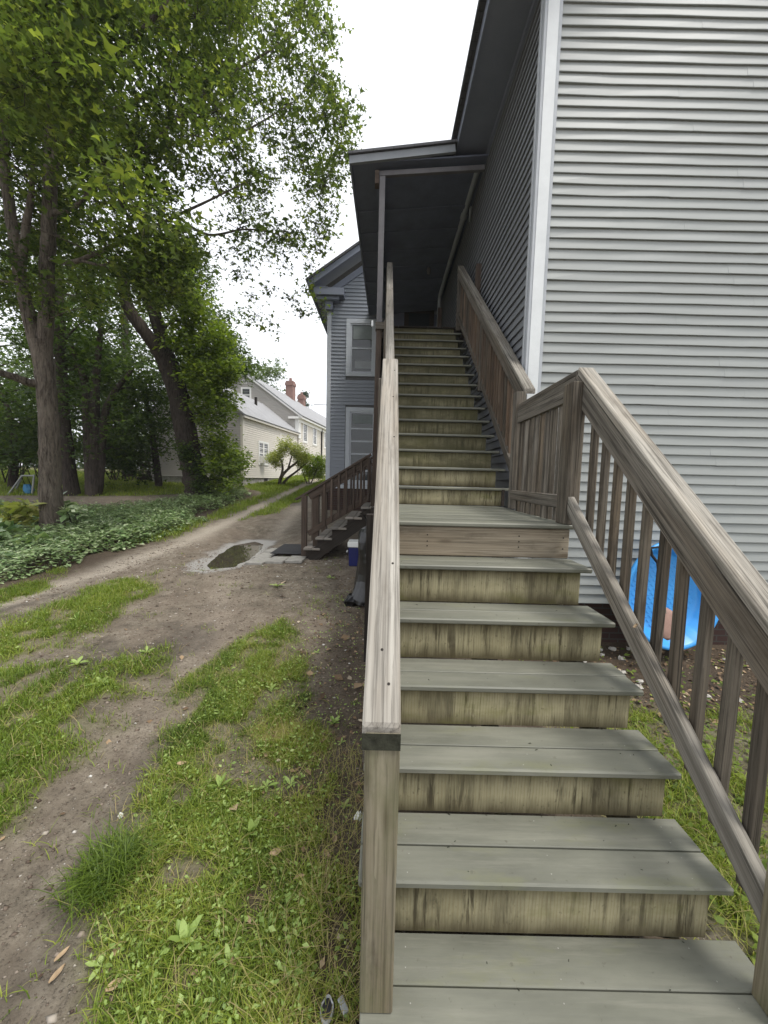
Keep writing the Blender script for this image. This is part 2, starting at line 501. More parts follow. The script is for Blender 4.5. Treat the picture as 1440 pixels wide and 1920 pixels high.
M['glass'] = NT('dark_window_glass').bsdf((0.03, 0.037, 0.04), 0.08, 0.6)
M['curtain'] = plain('pale_window_shade', (0.20, 0.225, 0.225), 0.7, 0.2, 0.1)
M['white'] = plain('white_paint', (0.78, 0.77, 0.74), 0.5, 0.3, 0.05)
M['black'] = plain('black_rubber', (0.022, 0.022, 0.024), 0.75, 0.3, 0.3, 30, 0.3)
M['navy'] = plain('navy_plastic', (0.012, 0.016, 0.10), 0.4, 0.4, 0.1)
M['lid'] = plain('white_plastic', (0.72, 0.73, 0.70), 0.45, 0.4, 0.06)
M['blackbag'] = plain('black_bag_plastic', (0.006, 0.006, 0.007), 0.3, 0.6, 0.2, 8)
M['pool'] = plain('blue_pool_plastic', (0.045, 0.30, 0.70), 0.38, 0.45, 0.08, 3)
M['spade'] = plain('rusty_blade', (0.30, 0.19, 0.155), 0.7, 0.3, 0.2, 10)
M['slab'] = plain('paving_concrete', (0.27, 0.26, 0.235), 0.85, 0.2, 0.18, 14, 0.25)
M['stone'] = plain('pale_stone', (0.40, 0.38, 0.34), 0.85, 0.2, 0.25, 20, 0.2)
M['brick'] = None
M['deadleaf'] = plain('dry_leaf', (0.36, 0.265, 0.165), 0.8, 0.15, 0.3, 14)
M['swing'] = plain('pale_tube_paint', (0.24, 0.25, 0.24), 0.5)
M['bluefab'] = plain('blue_fabric', (0.05, 0.17, 0.30), 0.8)

def shingle(name, col):
    s = NT(name)
    tc = s.n('ShaderNodeTexCoord')
    mp = s.n('ShaderNodeMapping'); s.l(tc.outputs['Object'], mp.inputs[0])
    br = s.n('ShaderNodeTexBrick'); br.inputs['Scale'].default_value = 1.0
    br.inputs['Brick Width'].default_value = 0.3; br.inputs['Row Height'].default_value = 0.14; br.inputs['Mortar Size'].default_value = 0.006
    br.inputs['Color1'].default_value = (*[c * 0.85 for c in col], 1); br.inputs['Color2'].default_value = (*[c * 1.15 for c in col], 1)
    br.inputs['Mortar'].default_value = (*[c * 0.5 for c in col], 1)
    s.l(mp.outputs[0], br.inputs['Vector'])
    n = s.noise(mp.outputs[0], 60, 4)
    c = s.mix(0.35, br.outputs['Color'], s.ramp(n, [(0.3, tuple(q * 0.7 for q in col)), (0.7, tuple(q * 1.3 for q in col))]))
    return s.bsdf(c, 0.9, 0.15, n, 0.3, 0.01)
M['roof'] = shingle('grey_shingle', (0.30, 0.30, 0.305))
M['roofdark'] = shingle('dark_shingle', (0.09, 0.09, 0.095))

def brickm(name, c1, c2, mort):
    s = NT(name)
    tc = s.n('ShaderNodeTexCoord')
    sp = s.n('ShaderNodeSeparateXYZ'); s.l(tc.outputs['Object'], sp.inputs[0])
    cb = s.n('ShaderNodeCombineXYZ'); s.l(s.math('ADD', sp.outputs['X'], sp.outputs['Y']), cb.inputs['X']); s.l(sp.outputs['Z'], cb.inputs['Y'])
    br = s.n('ShaderNodeTexBrick'); br.inputs['Scale'].default_value = 1
    br.inputs['Brick Width'].default_value = 0.2; br.inputs['Row Height'].default_value = 0.07; br.inputs['Mortar Size'].default_value = 0.008
    br.inputs['Color1'].default_value = (*c1, 1); br.inputs['Color2'].default_value = (*c2, 1); br.inputs['Mortar'].default_value = (*mort, 1)
    s.l(cb.outputs[0], br.inputs['Vector'])
    return s.bsdf(br.outputs['Color'], 0.9, 0.15)
M['brick'] = brickm('red_brick', (0.25, 0.125, 0.105), (0.20, 0.105, 0.09), (0.30, 0.25, 0.22))
M['brickdark'] = brickm('dark_brick', (0.06, 0.035, 0.03), (0.05, 0.03, 0.025), (0.06, 0.055, 0.05))

def bark(name, c1, c2, moss=0.0):
    s = NT(name)
    tc = s.n('ShaderNodeTexCoord')
    mp = s.n('ShaderNodeMapping'); mp.inputs['Scale'].default_value = (15, 15, 2.4); s.l(tc.outputs['Object'], mp.inputs[0])
    a = s.noise(mp.outputs[0], 1.6, 8, 0.72, 0.6)
    mp2 = s.n('ShaderNodeMapping'); mp2.inputs['Scale'].default_value = (2, 2, 1.2); s.l(tc.outputs['Object'], mp2.inputs[0])
    b = s.noise(mp2.outputs[0], 1.5, 5, 0.6)
    c = s.ramp(a, [(0.36, c1), (0.60, c2)])
    c = s.mix(s.ramp(b, [(0.45, 0.0), (0.7, 0.55)]), c, tuple(q * 1.35 for q in c2))
    if moss: c = s.mix(s.ramp(b, [(0.35, moss), (0.55, 0.0)]), c, (0.05, 0.065, 0.02))
    return s.bsdf(c, 0.9, 0.1, a, 1.0, 0.06)
M['bark'] = bark('maple_bark', (0.032, 0.025, 0.02), (0.185, 0.155, 0.125))
M['barkdark'] = bark('dark_bark', (0.02, 0.017, 0.014), (0.075, 0.06, 0.05))

def leafm(name, stops, trans=0.45, rough=0.55):
    s = NT(name)
    at_ = s.n('ShaderNodeAttribute', attribute_name='tint')
    c = s.ramp(at_.outputs['Fac'], stops)
    d = s.n('ShaderNodeBsdfPrincipled'); s.l(c, d.inputs['Base Color']); d.inputs['Roughness'].default_value = rough
    d.inputs['Specular IOR Level'].default_value = 0.3
    t = s.n('ShaderNodeBsdfTranslucent')
    hv = s.mix(1.0, c, (1.25, 1.35, 0.55), 'MULTIPLY')
    s.l(hv, t.inputs['Color'])
    mx = s.n('ShaderNodeMixShader'); mx.inputs[0].default_value = trans
    s.l(d.outputs[0], mx.inputs[1]); s.l(t.outputs[0], mx.inputs[2])
    s.l(mx.outputs[0], s.out.inputs['Surface'])
    return s.m
M['maple'] = leafm('maple_leaf', [(0.0, (0.036, 0.056, 0.022)), (0.45, (0.088, 0.122, 0.038)), (0.75, (0.135, 0.172, 0.046)), (1.0, (0.21, 0.24, 0.06))], 0.55)
M['farleaf'] = leafm('grey_green_leaf', [(0.0, (0.05, 0.078, 0.034)), (0.5, (0.09, 0.13, 0.05)), (1.0, (0.13, 0.175, 0.066))], 0.4)
M['darkleaf'] = leafm('shade_leaf', [(0.0, (0.030, 0.052, 0.016)), (0.5, (0.062, 0.10, 0.026)), (1.0, (0.12, 0.17, 0.036))], 0.45)
M['vine'] = leafm('vine_leaf', [(0.0, (0.07, 0.11, 0.022)), (0.5, (0.15, 0.21, 0.034)), (1.0, (0.26, 0.32, 0.055))], 0.45)
M['lime'] = leafm('lime_leaf', [(0.0, (0.15, 0.23, 0.028)), (0.5, (0.27, 0.36, 0.05)), (1.0, (0.40, 0.46, 0.09))], 0.45)
M['shrub'] = leafm('yellow_green_leaf', [(0.0, (0.18, 0.22, 0.06)), (0.5, (0.33, 0.36, 0.10)), (1.0, (0.48, 0.46, 0.18))], 0.4)
M['cover'] = leafm('waxy_cover_leaf', [(0.0, (0.07, 0.13, 0.045)), (0.5, (0.25, 0.35, 0.155)), (1.0, (0.56, 0.62, 0.40))], 0.2, 0.28)
M['grass'] = leafm('grass_blade', [(0.0, (0.055, 0.095, 0.014)), (0.4, (0.155, 0.225, 0.030)), (0.8, (0.285, 0.33, 0.055)), (0.93, (0.34, 0.33, 0.10)), (1.0, (0.36, 0.29, 0.145))], 0.35, 0.5)
M['weed'] = leafm('broad_weed_leaf', [(0.0, (0.16, 0.24, 0.06)), (0.5, (0.27, 0.37, 0.10)), (1.0, (0.40, 0.50, 0.18))], 0.3, 0.45)
M['conifer'] = leafm('conifer_needle', [(0.0, (0.03, 0.052, 0.033)), (1.0, (0.07, 0.10, 0.06))], 0.2)

def groundm():
    s = NT('soil_and_turf')
    tc = s.n('ShaderNodeTexCoord'); v = tc.outputs['Object']
    big = s.noise(v, 0.9, 6, 0.65); med = s.noise(v, 6, 7, 0.7); fine = s.noise(v, 60, 6, 0.75)
    soil = s.ramp(med, [(0.3, (0.070, 0.057, 0.042)), (0.52, (0.168, 0.143, 0.108)), (0.75, (0.30, 0.263, 0.205))])
    soil = s.mix(s.ramp(big, [(0.4, 0.0), (0.65, 0.6)]), soil, (0.205, 0.160, 0.122))
    def attr(n):
        a = s.n('ShaderNodeAttribute', attribute_name=n); return a.outputs['Fac']
    sand = s.ramp(fine, [(0.35, (0.30, 0.258, 0.205)), (0.7, (0.48, 0.43, 0.355))])
    soil = s.mix(attr('track'), soil, sand)
    vo = s.n('ShaderNodeTexVoronoi'); vo.inputs['Scale'].default_value = 55; s.l(v, vo.inputs['Vector'])
    peb = s.ramp(vo.outputs['Distance'], [(0.12, 1.0), (0.3, 0.0)])
    pebsel = s.math('GREATER_THAN', s.noise(v, 19, 2, 0.5), 0.56)
    soil = s.mix(s.math('MULTIPLY', s.math('MULTIPLY', peb, pebsel), 0.7), soil, (0.40, 0.36, 0.30))
    soil = s.mix(s.ramp(fine, [(0.33, 0.8), (0.47, 0.0)]), soil, (0.045, 0.036, 0.028))
    turf = s.ramp(med, [(0.3, (0.065, 0.070, 0.018)), (0.7, (0.15, 0.165, 0.042))])
    c = s.mix(attr('turf'), soil, turf)
    c = s.mix(attr('litter'), c, s.ramp(fine, [(0.3, (0.025, 0.018, 0.012)), (0.7, (0.10, 0.07, 0.045))]))
    c = s.mix(attr('moss'), c, s.ramp(fine, [(0.3, (0.15, 0.16, 0.03)), (0.7, (0.34, 0.31, 0.075))]))
    wet = attr('wet')
    c = s.mix(s.math('MULTIPLY', wet, 0.72), c, (0.042, 0.034, 0.027))
    h = s.math('ADD', s.math('MULTIPLY', med, 0.6), s.math('ADD', s.math('MULTIPLY', fine, 0.5), s.math('MULTIPLY', peb, 0.3)))
    mud_glare = attr('mud_glare')                               # sky glare on the puddle's wet rim, painted in as a pale colour
    c = s.mix(s.math('MULTIPLY', mud_glare, 0.8), c, (0.40, 0.385, 0.36))
    r = s.math('SUBTRACT', s.math('SUBTRACT', 0.92, s.math('MULTIPLY', wet, 0.4)), s.math('MULTIPLY', mud_glare, 0.2))
    m = s.bsdf(c, r, 0.3, h, 0.9, 0.03)
    s.l(s.math('ADD', 0.25, s.math('MULTIPLY', mud_glare, 0.75)), s.b.inputs['Specular IOR Level'])
    return m
M['ground'] = groundm()
def waterm():
    s = NT('puddle_water')
    tc = s.n('ShaderNodeTexCoord')
    n = s.noise(tc.outputs['Object'], 9, 3, 0.5)
    return s.bsdf((0.05, 0.042, 0.032), 0.03, 0.6, n, 0.02, 0.01, IOR=1.4)
M['water'] = waterm()
# ------------------------------------------------------------------ ground
TRACK_L = [(-6.5, -1.5), (-5.2, 2.0), (-4.4, 4.33), (-4.02, 5.6), (-3.83, 7.2), (-3.83, 9.17), (-3.93, 14.2), (-4.0, 20), (-4.0, 60)]
TRACK_R = [(-1.35, -2), (-1.2, 1.0), (-1.44, 1.91), (-1.55, 2.6), (-1.7, 3.52), (-2.0, 4.6), (-2.1, 5.2), (-2.35, 8.4), (-2.66, 12), (-3.0, 17.8), (-3.1, 60)]
PUD = [(1.029 * _x, 1.029 * _y) for _x, _y in [(-2.62, 5.64), (-2.48, 5.45), (-2.21, 5.65), (-2.17, 6.22), (-2.26, 7.06), (-2.37, 7.6), (-2.66, 7.85), (-2.9, 7.4), (-2.8, 6.5)]]
PUDZ = 0.335
TURF = {
 'a': [(-3.75, 3.4), (-3.72, 4.15), (-3.6, 5.0), (-3.18, 5.27), (-2.89, 4.68), (-2.85, 3.79), (-2.9, 3.31), (-3.21, 3.1)],
 'b': [(-3.6, 2.4), (-2.9, 3.0), (-2.67, 3.02), (-2.08, 3.15), (-1.97, 3.31), (-1.86, 3.1), (-1.9, 2.6), (-1.72, 2.2), (-1.8, 1.9), (-1.72, 1.6), (-2.4, 1.2), (-3.6, 1.5)],
 'c': [(-1.24, 1.72), (-1.22, 2.1), (-1.36, 2.45), (-1.45, 3.05), (-1.25, 3.6), (-1.05, 4.0), (-0.74, 3.5), (-0.64, 2.82), (-0.42, 2.36), (-0.26, 1.88), (-0.14, 1.4), (-0.1, 0.4), (-0.9, 0.4), (-0.88, 1.15), (-0.95, 1.36), (-1.22, 1.44)],
 'd': [(-3.55, 9.4), (-3.62, 13), (-3.65, 18), (-3.5, 24), (-3.2, 24), (-3.0, 14.67), (-3.05, 10.85)],
 'e': [(-4.9, 4.3), (-4.69, 5.05), (-4.75, 5.6), (-4.42, 5.3), (-4.25, 4.6), (-4.5, 4.2)],
 'f': [(-4.75, 6.9), (-4.55, 8.4), (-4.64, 11.1), (-4.7, 15.3), (-6.4, 17.5), (-5.6, 26), (-4.5, 26), (-4.2, 16), (-4.15, 12), (-4.15, 9.4), (-4.25, 7.2)],
 'g': [(1.5, 1.0), (1.34, 1.7), (1.35, 2.4), (1.6, 2.75), (2.6, 2.9), (4.5, 2.7), (6.5, 2.4), (6.5, 0.2), (1.5, 0.2)],
 'h': [(-4.7, 3.3), (-4.3, 3.3), (-4.05, 3.9), (-4.3, 4.1), (-5.2, 3.2)],
 'i': [(-13, 12.7), (-8.5, 13.6), (-7.3, 14.8), (-7.2, 17.5), (-12, 24), (-12, 120), (-190, 120), (-190, 14), (-40, 12.7)],
}
COVER = [(-4.62, 4.7), (-4.42, 5.6), (-4.42, 6.8), (-4.32, 8.4), (-4.62, 10), (-4.75, 12.4), (-4.9, 14.6), (-5.6, 16.2), (-6.6, 15.6), (-6.9, 12.6), (-7.3, 11.0), (-8.8, 10.4), (-12.5, 11.2), (-12, 8), (-8, 5.4), (-6, 4.4)]
MOSS = [(-0.91, 2.31), (-0.68, 2.48), (-0.34, 2.36), (-0.34, 2.22), (-0.62, 2.2)]

def ground_z(x, y):
    x = np.asarray(x, float); y = np.asarray(y, float)
    yy = np.clip(y, 1.0, 26) - 1.0
    left = 0.0725 * yy + 0.01 * np.clip(y - 26, 0, 60)
    right = -0.02 + 0.02 * np.clip(y - 4.2, 0, 4) * 0
    w = sstep(0.05, 1.15, x) * (1 - sstep(4.2, 6.5, y) * (x < 1.45))
    z = left * (1 - w) + right * w
    z = z + 0.02 * (fbm(x * 1.7, y * 1.7) - 0.5) + 0.012 * (fbm(x * 7, y * 7, 3) - 0.5)
    for tr, d in ((TRACK_L, 0.035), (TRACK_R, 0.035)):
        z = z - d * np.exp(-(line_d(tr, x, y) / 0.28) ** 2)
    for k in ('a', 'b', 'c'):
        z = z + 0.02 * sstep(0.1, -0.15, poly_sd(TURF[k], x, y))
    sd = poly_sd(PUD, x, y) + 0.10 * (fbm(x * 4, y * 4) - 0.5)
    m = sstep(1.0, 0.2, sd)
    basin = PUDZ + np.where(sd < 0, 0.10 * np.clip(sd, -0.3, 0), 0.07 * np.clip(sd, 0, 0.9))
    z = z * (1 - m) + basin * m
    return z

def grow(a0, step, limit, f=1.16):
    out = []; x = a0
    while x < limit:
        step *= f; x += step; out.append(x)
    return out
gx = np.arange(-5.2, 3.6, 0.045); gy = np.arange(0.3, 8.6, 0.045)
gx = np.concatenate([[-q for q in grow(5.2, 0.05, 190)][::-1], gx, grow(gx[-1], 0.05, 190)])
gy = np.concatenate([[-q for q in grow(-0.3, 0.05, 60)][::-1], gy, grow(gy[-1], 0.05, 260, 1.05)])
X_, Y_ = np.meshgrid(gx, gy)
xs, ys = X_.ravel(), Y_.ravel()
zs = ground_z(xs, ys)
nx, ny = len(gx), len(gy)
ii = np.arange(nx * ny).reshape(ny, nx)
F = np.stack([ii[:-1, :-1], ii[:-1, 1:], ii[1:, 1:], ii[1:, :-1]], -1).reshape(-1, 4)
edge = 0.42 * (fbm(xs * 3.1, ys * 3.1, 5) - 0.5) * 2
turf = np.zeros(len(xs))
for k, p in TURF.items():
    turf = np.maximum(turf, sstep(0.14, -0.12, poly_sd(p, xs, ys) + edge * (0.6 if k != 'c' else 0.5)))
turf = np.maximum(turf, sstep(22, 26, ys))
turf *= 0.25 + 0.75 * sstep(0.36, 0.54, fbm(xs * 6 + 3, ys * 6 + 8, 3))
track = np.maximum(0.85 * np.exp(-((line_d(TRACK_L, xs, ys) + edge * 0.3) / 0.23) ** 2) * sstep(2.5, 4.2, ys),
                   0.55 * np.exp(-((line_d(TRACK_R, xs, ys) + edge * 0.3) / 0.2) ** 2) * sstep(1.8, 3.2, ys) * (0.35 + 0.65 * sstep(7.5, 9, ys)))
sdp = poly_sd(PUD, xs, ys)
wet = sstep(0.34, 0.02, sdp + edge * 0.5)
mud_glare = sstep(0.30, 0.08, sdp + edge * 0.5 + 0.25 * sstep(-2.35, -2.0, xs))
wet = np.maximum(wet, 0.75 * sstep(0.2, -0.1, poly_sd([(-2.5, 2.95), (-2.21, 3.4), (-1.9, 3.75), (-1.7, 3.4), (-2.04, 3.0)], xs, ys) + edge))
wet = np.maximum(wet, 0.8 * sstep(0.12, -0.02, line_d([(-4.35, 3.55), (-4.1, 4.1), (-3.9, 4.55)], xs, ys) + edge * 0.3))
wet = np.maximum(wet, 0.5 * sstep(0.18, 0.0, line_d([(-1.35, 2.2), (-1.2, 1.5), (-1.2, 1.0)], xs, ys) + edge * 0.4))
lit = sstep(-0.75, -0.25, xs + edge * 0.4 + 0.10 * (3 - np.clip(ys, 1, 6))) * (xs < 1.2) * sstep(8, 6, ys) * 0.65
lit = np.maximum(lit, sstep(2.6, 3.0, ys + edge) * (xs > 1.2) * (ys < 4.6) * 0.9)
lit = np.maximum(lit, 0.85 * sstep(0.3, -0.1, poly_sd(COVER, xs, ys)))
moss = 0.75 * sstep(0.06, -0.06, poly_sd(MOSS, xs, ys) + edge * 0.4)
go = fobj('ground', np.stack([xs, ys, zs], -1), F, M['ground'], None,
          {'turf': turf, 'track': track, 'wet': wet, 'litter': lit, 'moss': moss, 'mud_glare': mud_glare}, True, origin=(0, 0, 0))
tag(go, kind='structure')

# puddle: a level sheet lying in its basin
_c = np.mean(PUD, axis=0)
pv = [(_c[0], _c[1], PUDZ)]
for (p, q) in zip(PUD, PUD[1:] + PUD[:1]):
    for t in np.linspace(0, 1, 5, endpoint=False):
        e_ = np.array(p) * (1 - t) + np.array(q) * t
        e_ = _c + (e_ - _c) * 1.16; pv.append((e_[0], e_[1], PUDZ))
npv = len(pv) - 1
pw = wobj('puddle', pv, [(0, i + 1, (i + 1) % npv + 1) for i in range(npv)], M['water'])
tag(pw, 'shallow muddy puddle in the driveway beside the paving slabs', 'puddle', kind='structure')

# ------------------------------------------------------------------ near house
WY, WX = 4.1168, 1.45          # planes of the end wall and of the long side wall
E = 0.1016
EAVE = 6.66
house = thing('house', (WX, WY, 0), 'large grey vinyl-sided house with the wooden stairs climbing along its side wall', 'house')
def siding_mesh(L, mat, nseg=8, seed=0, wav=0.0018, x0cut=0.0, lip=0.023):
    r = np.random.default_rng(seed)
    prof = [(0.0, 0.002), (-lip + 0.0015, 0.0), (-lip, 0.005), (-0.0035, E + 0.004)]
    sx = 0.5 + 2.6 * r.random()                     # butt joint where two lengths overlap
    X = np.sort(np.append(np.linspace(0, L, nseg + 1), [sx, sx + 0.0015])); nseg += 2
    V = []
    for i, x in enumerate(X):
        j = r.normal(0, wav); k = r.normal(0, wav)
        for q, (y, z) in enumerate(prof):
            V.append((x + (x0cut * z if i == 0 else 0), y + (k if q in (1, 2) else 0) - (0.0009 if x > sx + 0.0005 and q else 0), z + (j if q < 3 else 0)))
    F = []
    for i in range(nseg):
        for q in range(3):
            a = i * 4 + q
            F.append((a, a + 4, a + 5, a + 1))
    # ends
    F.append((0, 1, 2, 3)); b = nseg * 4; F.append((b + 3, b + 2, b + 1, b))
    return new_mesh('siding_board', V, F, mat)
EW = 8.2                        # end wall runs on to x = 9.8
ROOF = 0.72
em = [siding_mesh(EW, M['vinyl'], 16, s) for s in range(9)]
Z0 = 6.3357 - E * 58            # bottom edge of the lowest course
ncourse = 0
z = Z0
while z < EAVE - 0.05:
    o = bpy.data.objects.new('siding_board', em[(ncourse * 4) % 9])
    link(o, Matrix.Translation((1.597, WY, z)), house); ncourse += 1; z += E
k = 0
while z < EAVE + 3.0:           # gable courses shorten up the rake
    x0 = 1.597 + max(0, (z + E - EAVE - 0.1) / ROOF)
    L = 9.8 - x0
    o = bpy.data.objects.new('siding_board', siding_mesh(L, M['vinyl'], 10, k + 40, 0.0012))
    link(o, Matrix.Translation((x0, WY, z)), house); z += E; k += 1
# side wall courses, running back along the stairs (local -Y is turned to face -X)
sm = [siding_mesh(7.33, M['vinylside'], 12, s + 10, lip=0.026) for s in range(4)]
R90 = Matrix.Rotation(math.radians(-90), 4, 'Z')
z = Z0; n = 0
while z < EAVE - 0.02:
    o = bpy.data.objects.new('siding_board', sm[n % 4])
    link(o, Matrix.Translation((WX, WY + 0.05 + 7.33, z)) @ R90, house); z += E; n += 1
def wallpanel(name, lo, hi, mat, parent): 
    v, f = bxv(lo, hi); return wobj(name, v, [tuple(q) for q in f], mat, parent)
wallpanel('wall', (WX + 0.02, WY + 0.012, Z0), (9.8, WY + 0.2, EAVE), M['backing'], house)
wallpanel('wall', (WX + 0.012, WY + 0.22, -0.3), (WX + 0.2, 11.45, EAVE + 0.05), M['backing'], house)
v = [(WX + 0.3, WY + 0.02, EAVE + 0.002), (9.8, WY + 0.02, EAVE + 0.002), (9.8, WY + 0.02, EAVE + 3.4), (6.0, WY + 0.02, EAVE + 3.4)]
wobj('gable_wall', v + [(p[0], p[1] + 0.15, p[2]) for p in v], [(0, 1, 2, 3), (7, 6, 5, 4), (0, 3, 7, 4), (3, 2, 6, 7)], M['backing'], house)
wallpanel('foundation', (WX + 0.06, WY + 0.05, -0.4), (9.7, WY + 0.15, Z0 - 0.004), M['brickdark'], house)  # recess shadow below the siding put into the near-black colour
# corner board: broad white face to the camera, return on the side wall, and the grey channels
box('corner_board', (1.452, WY - 0.038, Z0 - 0.01), (1.562, WY + 0.01, EAVE + 0.1), M['trim'], house, 0.003)
box('corner_channel', (1.563, WY - 0.031, Z0 - 0.01), (1.596, WY + 0.008, EAVE + 0.3), M['trimgrey'], house, 0.002)
box('corner_channel', (1.424, WY - 0.033, Z0 - 0.01), (1.451, WY + 0.05, EAVE - 0.01), M['trimgrey'], house, 0.002)
box('corner_channel', (1.410, WY + 0.02, Z0 - 0.01), (1.423, WY + 0.055, EAVE - 0.012), M['trimgrey'], house, 0.002)
# eave
wallpanel('soffit', (0.985, 3.72, EAVE), (1.47, 11.4, EAVE + 0.02), M['soffit'], house)
wallpanel('fascia', (0.955, 3.7, EAVE - 0.015), (0.983, 11.4, EAVE + 0.17), M['soffit'], house)
wallpanel('frieze_board', (1.40, WY + 0.06, EAVE - 0.075), (1.446, 11.4, EAVE - 0.003), M['soffit'], house)
def slab(name, quad, th, mat, parent):
    q = [np.array(p, float) for p in quad]
    nrm = np.cross(q[1] - q[0], q[3] - q[0]); nrm /= np.linalg.norm(nrm)
    if nrm[2] < 0: nrm = -nrm
    V = q + [p + nrm * th for p in q]
    return wobj(name, V, [(3, 2, 1, 0), (4, 5, 6, 7), (0, 1, 5, 4), (1, 2, 6, 5), (2, 3, 7, 6), (3, 0, 4, 7)], mat, parent)
slab('roof', [(0.90, 3.66, EAVE + 0.16), (9.8, 3.66, EAVE + 0.16 + ROOF * 8.9), (9.8, 11.5, EAVE + 0.16 + ROOF * 8.9), (0.90, 11.5, EAVE + 0.16)], 0.04, M['roofdark'], house)
for i in range(40):             # uneven shingle butts along the eave edge
    y0 = 3.68 + i * 0.19
    box('shingle', (0.872 + 0.012 * rng.random(), y0, EAVE + 0.145), (0.96, y0 + 0.183, EAVE + 0.166 + 0.006 * rng.random()), M['roofdark'], house, 0.002)
slab('rake_board', [(0.96, 3.7, EAVE + 0.0), (9.8, 3.7, EAVE + ROOF * 8.85), (9.8, 3.735, EAVE + ROOF * 8.85), (0.96, 3.735, EAVE + 0.0)], 0.14, M['soffit'], house)

# ---- rear wing of the same house
GY = 11.5
def clap_wall(name, x0, x1, y, z0, z1, e, mat, parent, cut=None, holes=()):
    """siding courses on a wall facing -Y, joined; cut(z) -> (xl, xr)"""
    parts = []; z = z0
    while z < z1 - 1e-6:
        zt = min(z + e, z1)
        a, b = (x0, x1) if cut is None else cut(zt)
        a = max(a, x0); b = min(b, x1)
        segs = [(a, b)]
        for (hx0, hx1, hz0, hz1) in holes:
            if zt > hz0 and z < hz1:
                ns = []
                for (p, q) in segs:
                    if hx0 > p: ns.append((p, min(q, hx0)))
                    if hx1 < q: ns.append((max(p, hx1), q))
                segs = [s for s in ns if s[1] - s[0] > 0.01]
        for (p, q) in segs:
            if q - p < 0.02: continue
            V = np.array([(p, y, z), (q, y, z), (p, y - 0.026, z), (q, y - 0.026, z), (p, y - 0.003, zt), (q, y - 0.003, zt)])
            parts.append((V, np.array([(0, 1, 3, 2), (2, 3, 5, 4), (0, 2, 4, 4), (1, 5, 3, 3)])))
        z += e
    V = np.concatenate([p[0] for p in parts]); F = []; o = 0
    for p in parts:
        for f in p[1]:
            f = [int(q) + o for q in f]
            F.append(tuple(f[:3]) if f[2] == f[3] else tuple(f))
        o += len(p[0])
    ob = wobj(name, V, F, mat, parent)
    return tag(ob, kind='stuff')
ws = 0.70
wcut = lambda zz: (-1.24 + (zz - 7.3) / ws if zz > 7.1 else (-1.5 if zz > 6.8 else -1.63), 9)
clap_wall('siding', -1.63, 2.3, GY, 1.527, 9.3, E, M['vinyl2'], house, wcut, [(-1.2, -0.32, 4.66, 6.3), (-1.2, -0.2, 1.5, 3.81)])
v = [(-1.70, GY + 0.01, 0.6), (6, GY + 0.01, 0.6), (6, GY + 0.01, 9.9), (2.35, GY + 0.01, 9.9), (-1.70, GY + 0.01, 7.02)]
wobj('gable_wall', v + [(p[0], p[1] + 0.1, p[2]) for p in v], [(0, 1, 2, 3, 4), (9, 8, 7, 6, 5), (0, 4, 9, 5), (4, 3, 8, 9)], M['backing'], house)
wallpanel('wall', (-1.72, GY + 0.12, 1.4), (-1.62, 20, 7.0), M['vinyl2'], house)
box('corner_board', (-1.756, GY - 0.022, 1.5), (-1.632, GY + 0.1, 6.47), M['wingtrim'], house)
box('skirt_board', (-1.75, GY - 0.03, 1.418), (1.4, GY + 0.006, 1.524), M['wingtrim'], house)
wallpanel('foundation', (-1.70, GY - 0.004, 0.3), (1.4, GY + 0.12, 1.415), M['brickdark'], house)
box('eave_return', (-2.1, GY - 0.33, 6.80), (-1.26, GY + 0.05, 6.985), M['soffit'], house)
box('frieze_block', (-1.80, GY - 0.16, 6.47), (-1.58, GY + 0.02, 6.797), M['soffit'], house)
box('frieze_block', (-2.02, GY - 0.25, 6.70), (-1.40, GY + 0.01, 6.797), M['soffit'], house)
slab('rake_board', [(-2.19, GY - 0.4, 6.98), (3.2, GY - 0.4, 6.98 + ws * 5.39), (3.2, GY - 0.36, 6.98 + ws * 5.39), (-2.19, GY - 0.4 + 0.04, 6.98)], 0.15, M['soffit'], house)
slab('rake_soffit', [(-2.15, GY - 0.36, 7.0), (3.2, GY - 0.36, 7.0 + ws * 5.35), (3.2, GY + 0.1, 7.0 + ws * 5.35), (-2.15, GY + 0.1, 7.0)], 0.03, M['soffit'], house)
slab('rake_frieze', [(-1.60, GY - 0.05, 6.96), (3.2, GY - 0.05, 6.96 + ws * 4.8), (3.2, GY, 6.96 + ws * 4.8), (-1.60, GY, 6.96)], 0.16, M['soffit'], house)
slab('roof', [(-2.28, GY - 0.44, 7.09), (3.2, GY - 0.44, 7.09 + ws * 5.48), (3.2, 20, 7.09 + ws * 5.48), (-2.28, 20, 7.09)], 0.06, M['roofdark'], house)
wallpanel('fascia', (-2.24, GY - 0.39, 6.93), (-2.20, 20, 7.08), M['soffit'], house)
wallpanel('soffit', (-2.2, GY - 0.34, 6.985), (-1.7, 20, 7.0), M['soffit'], house)

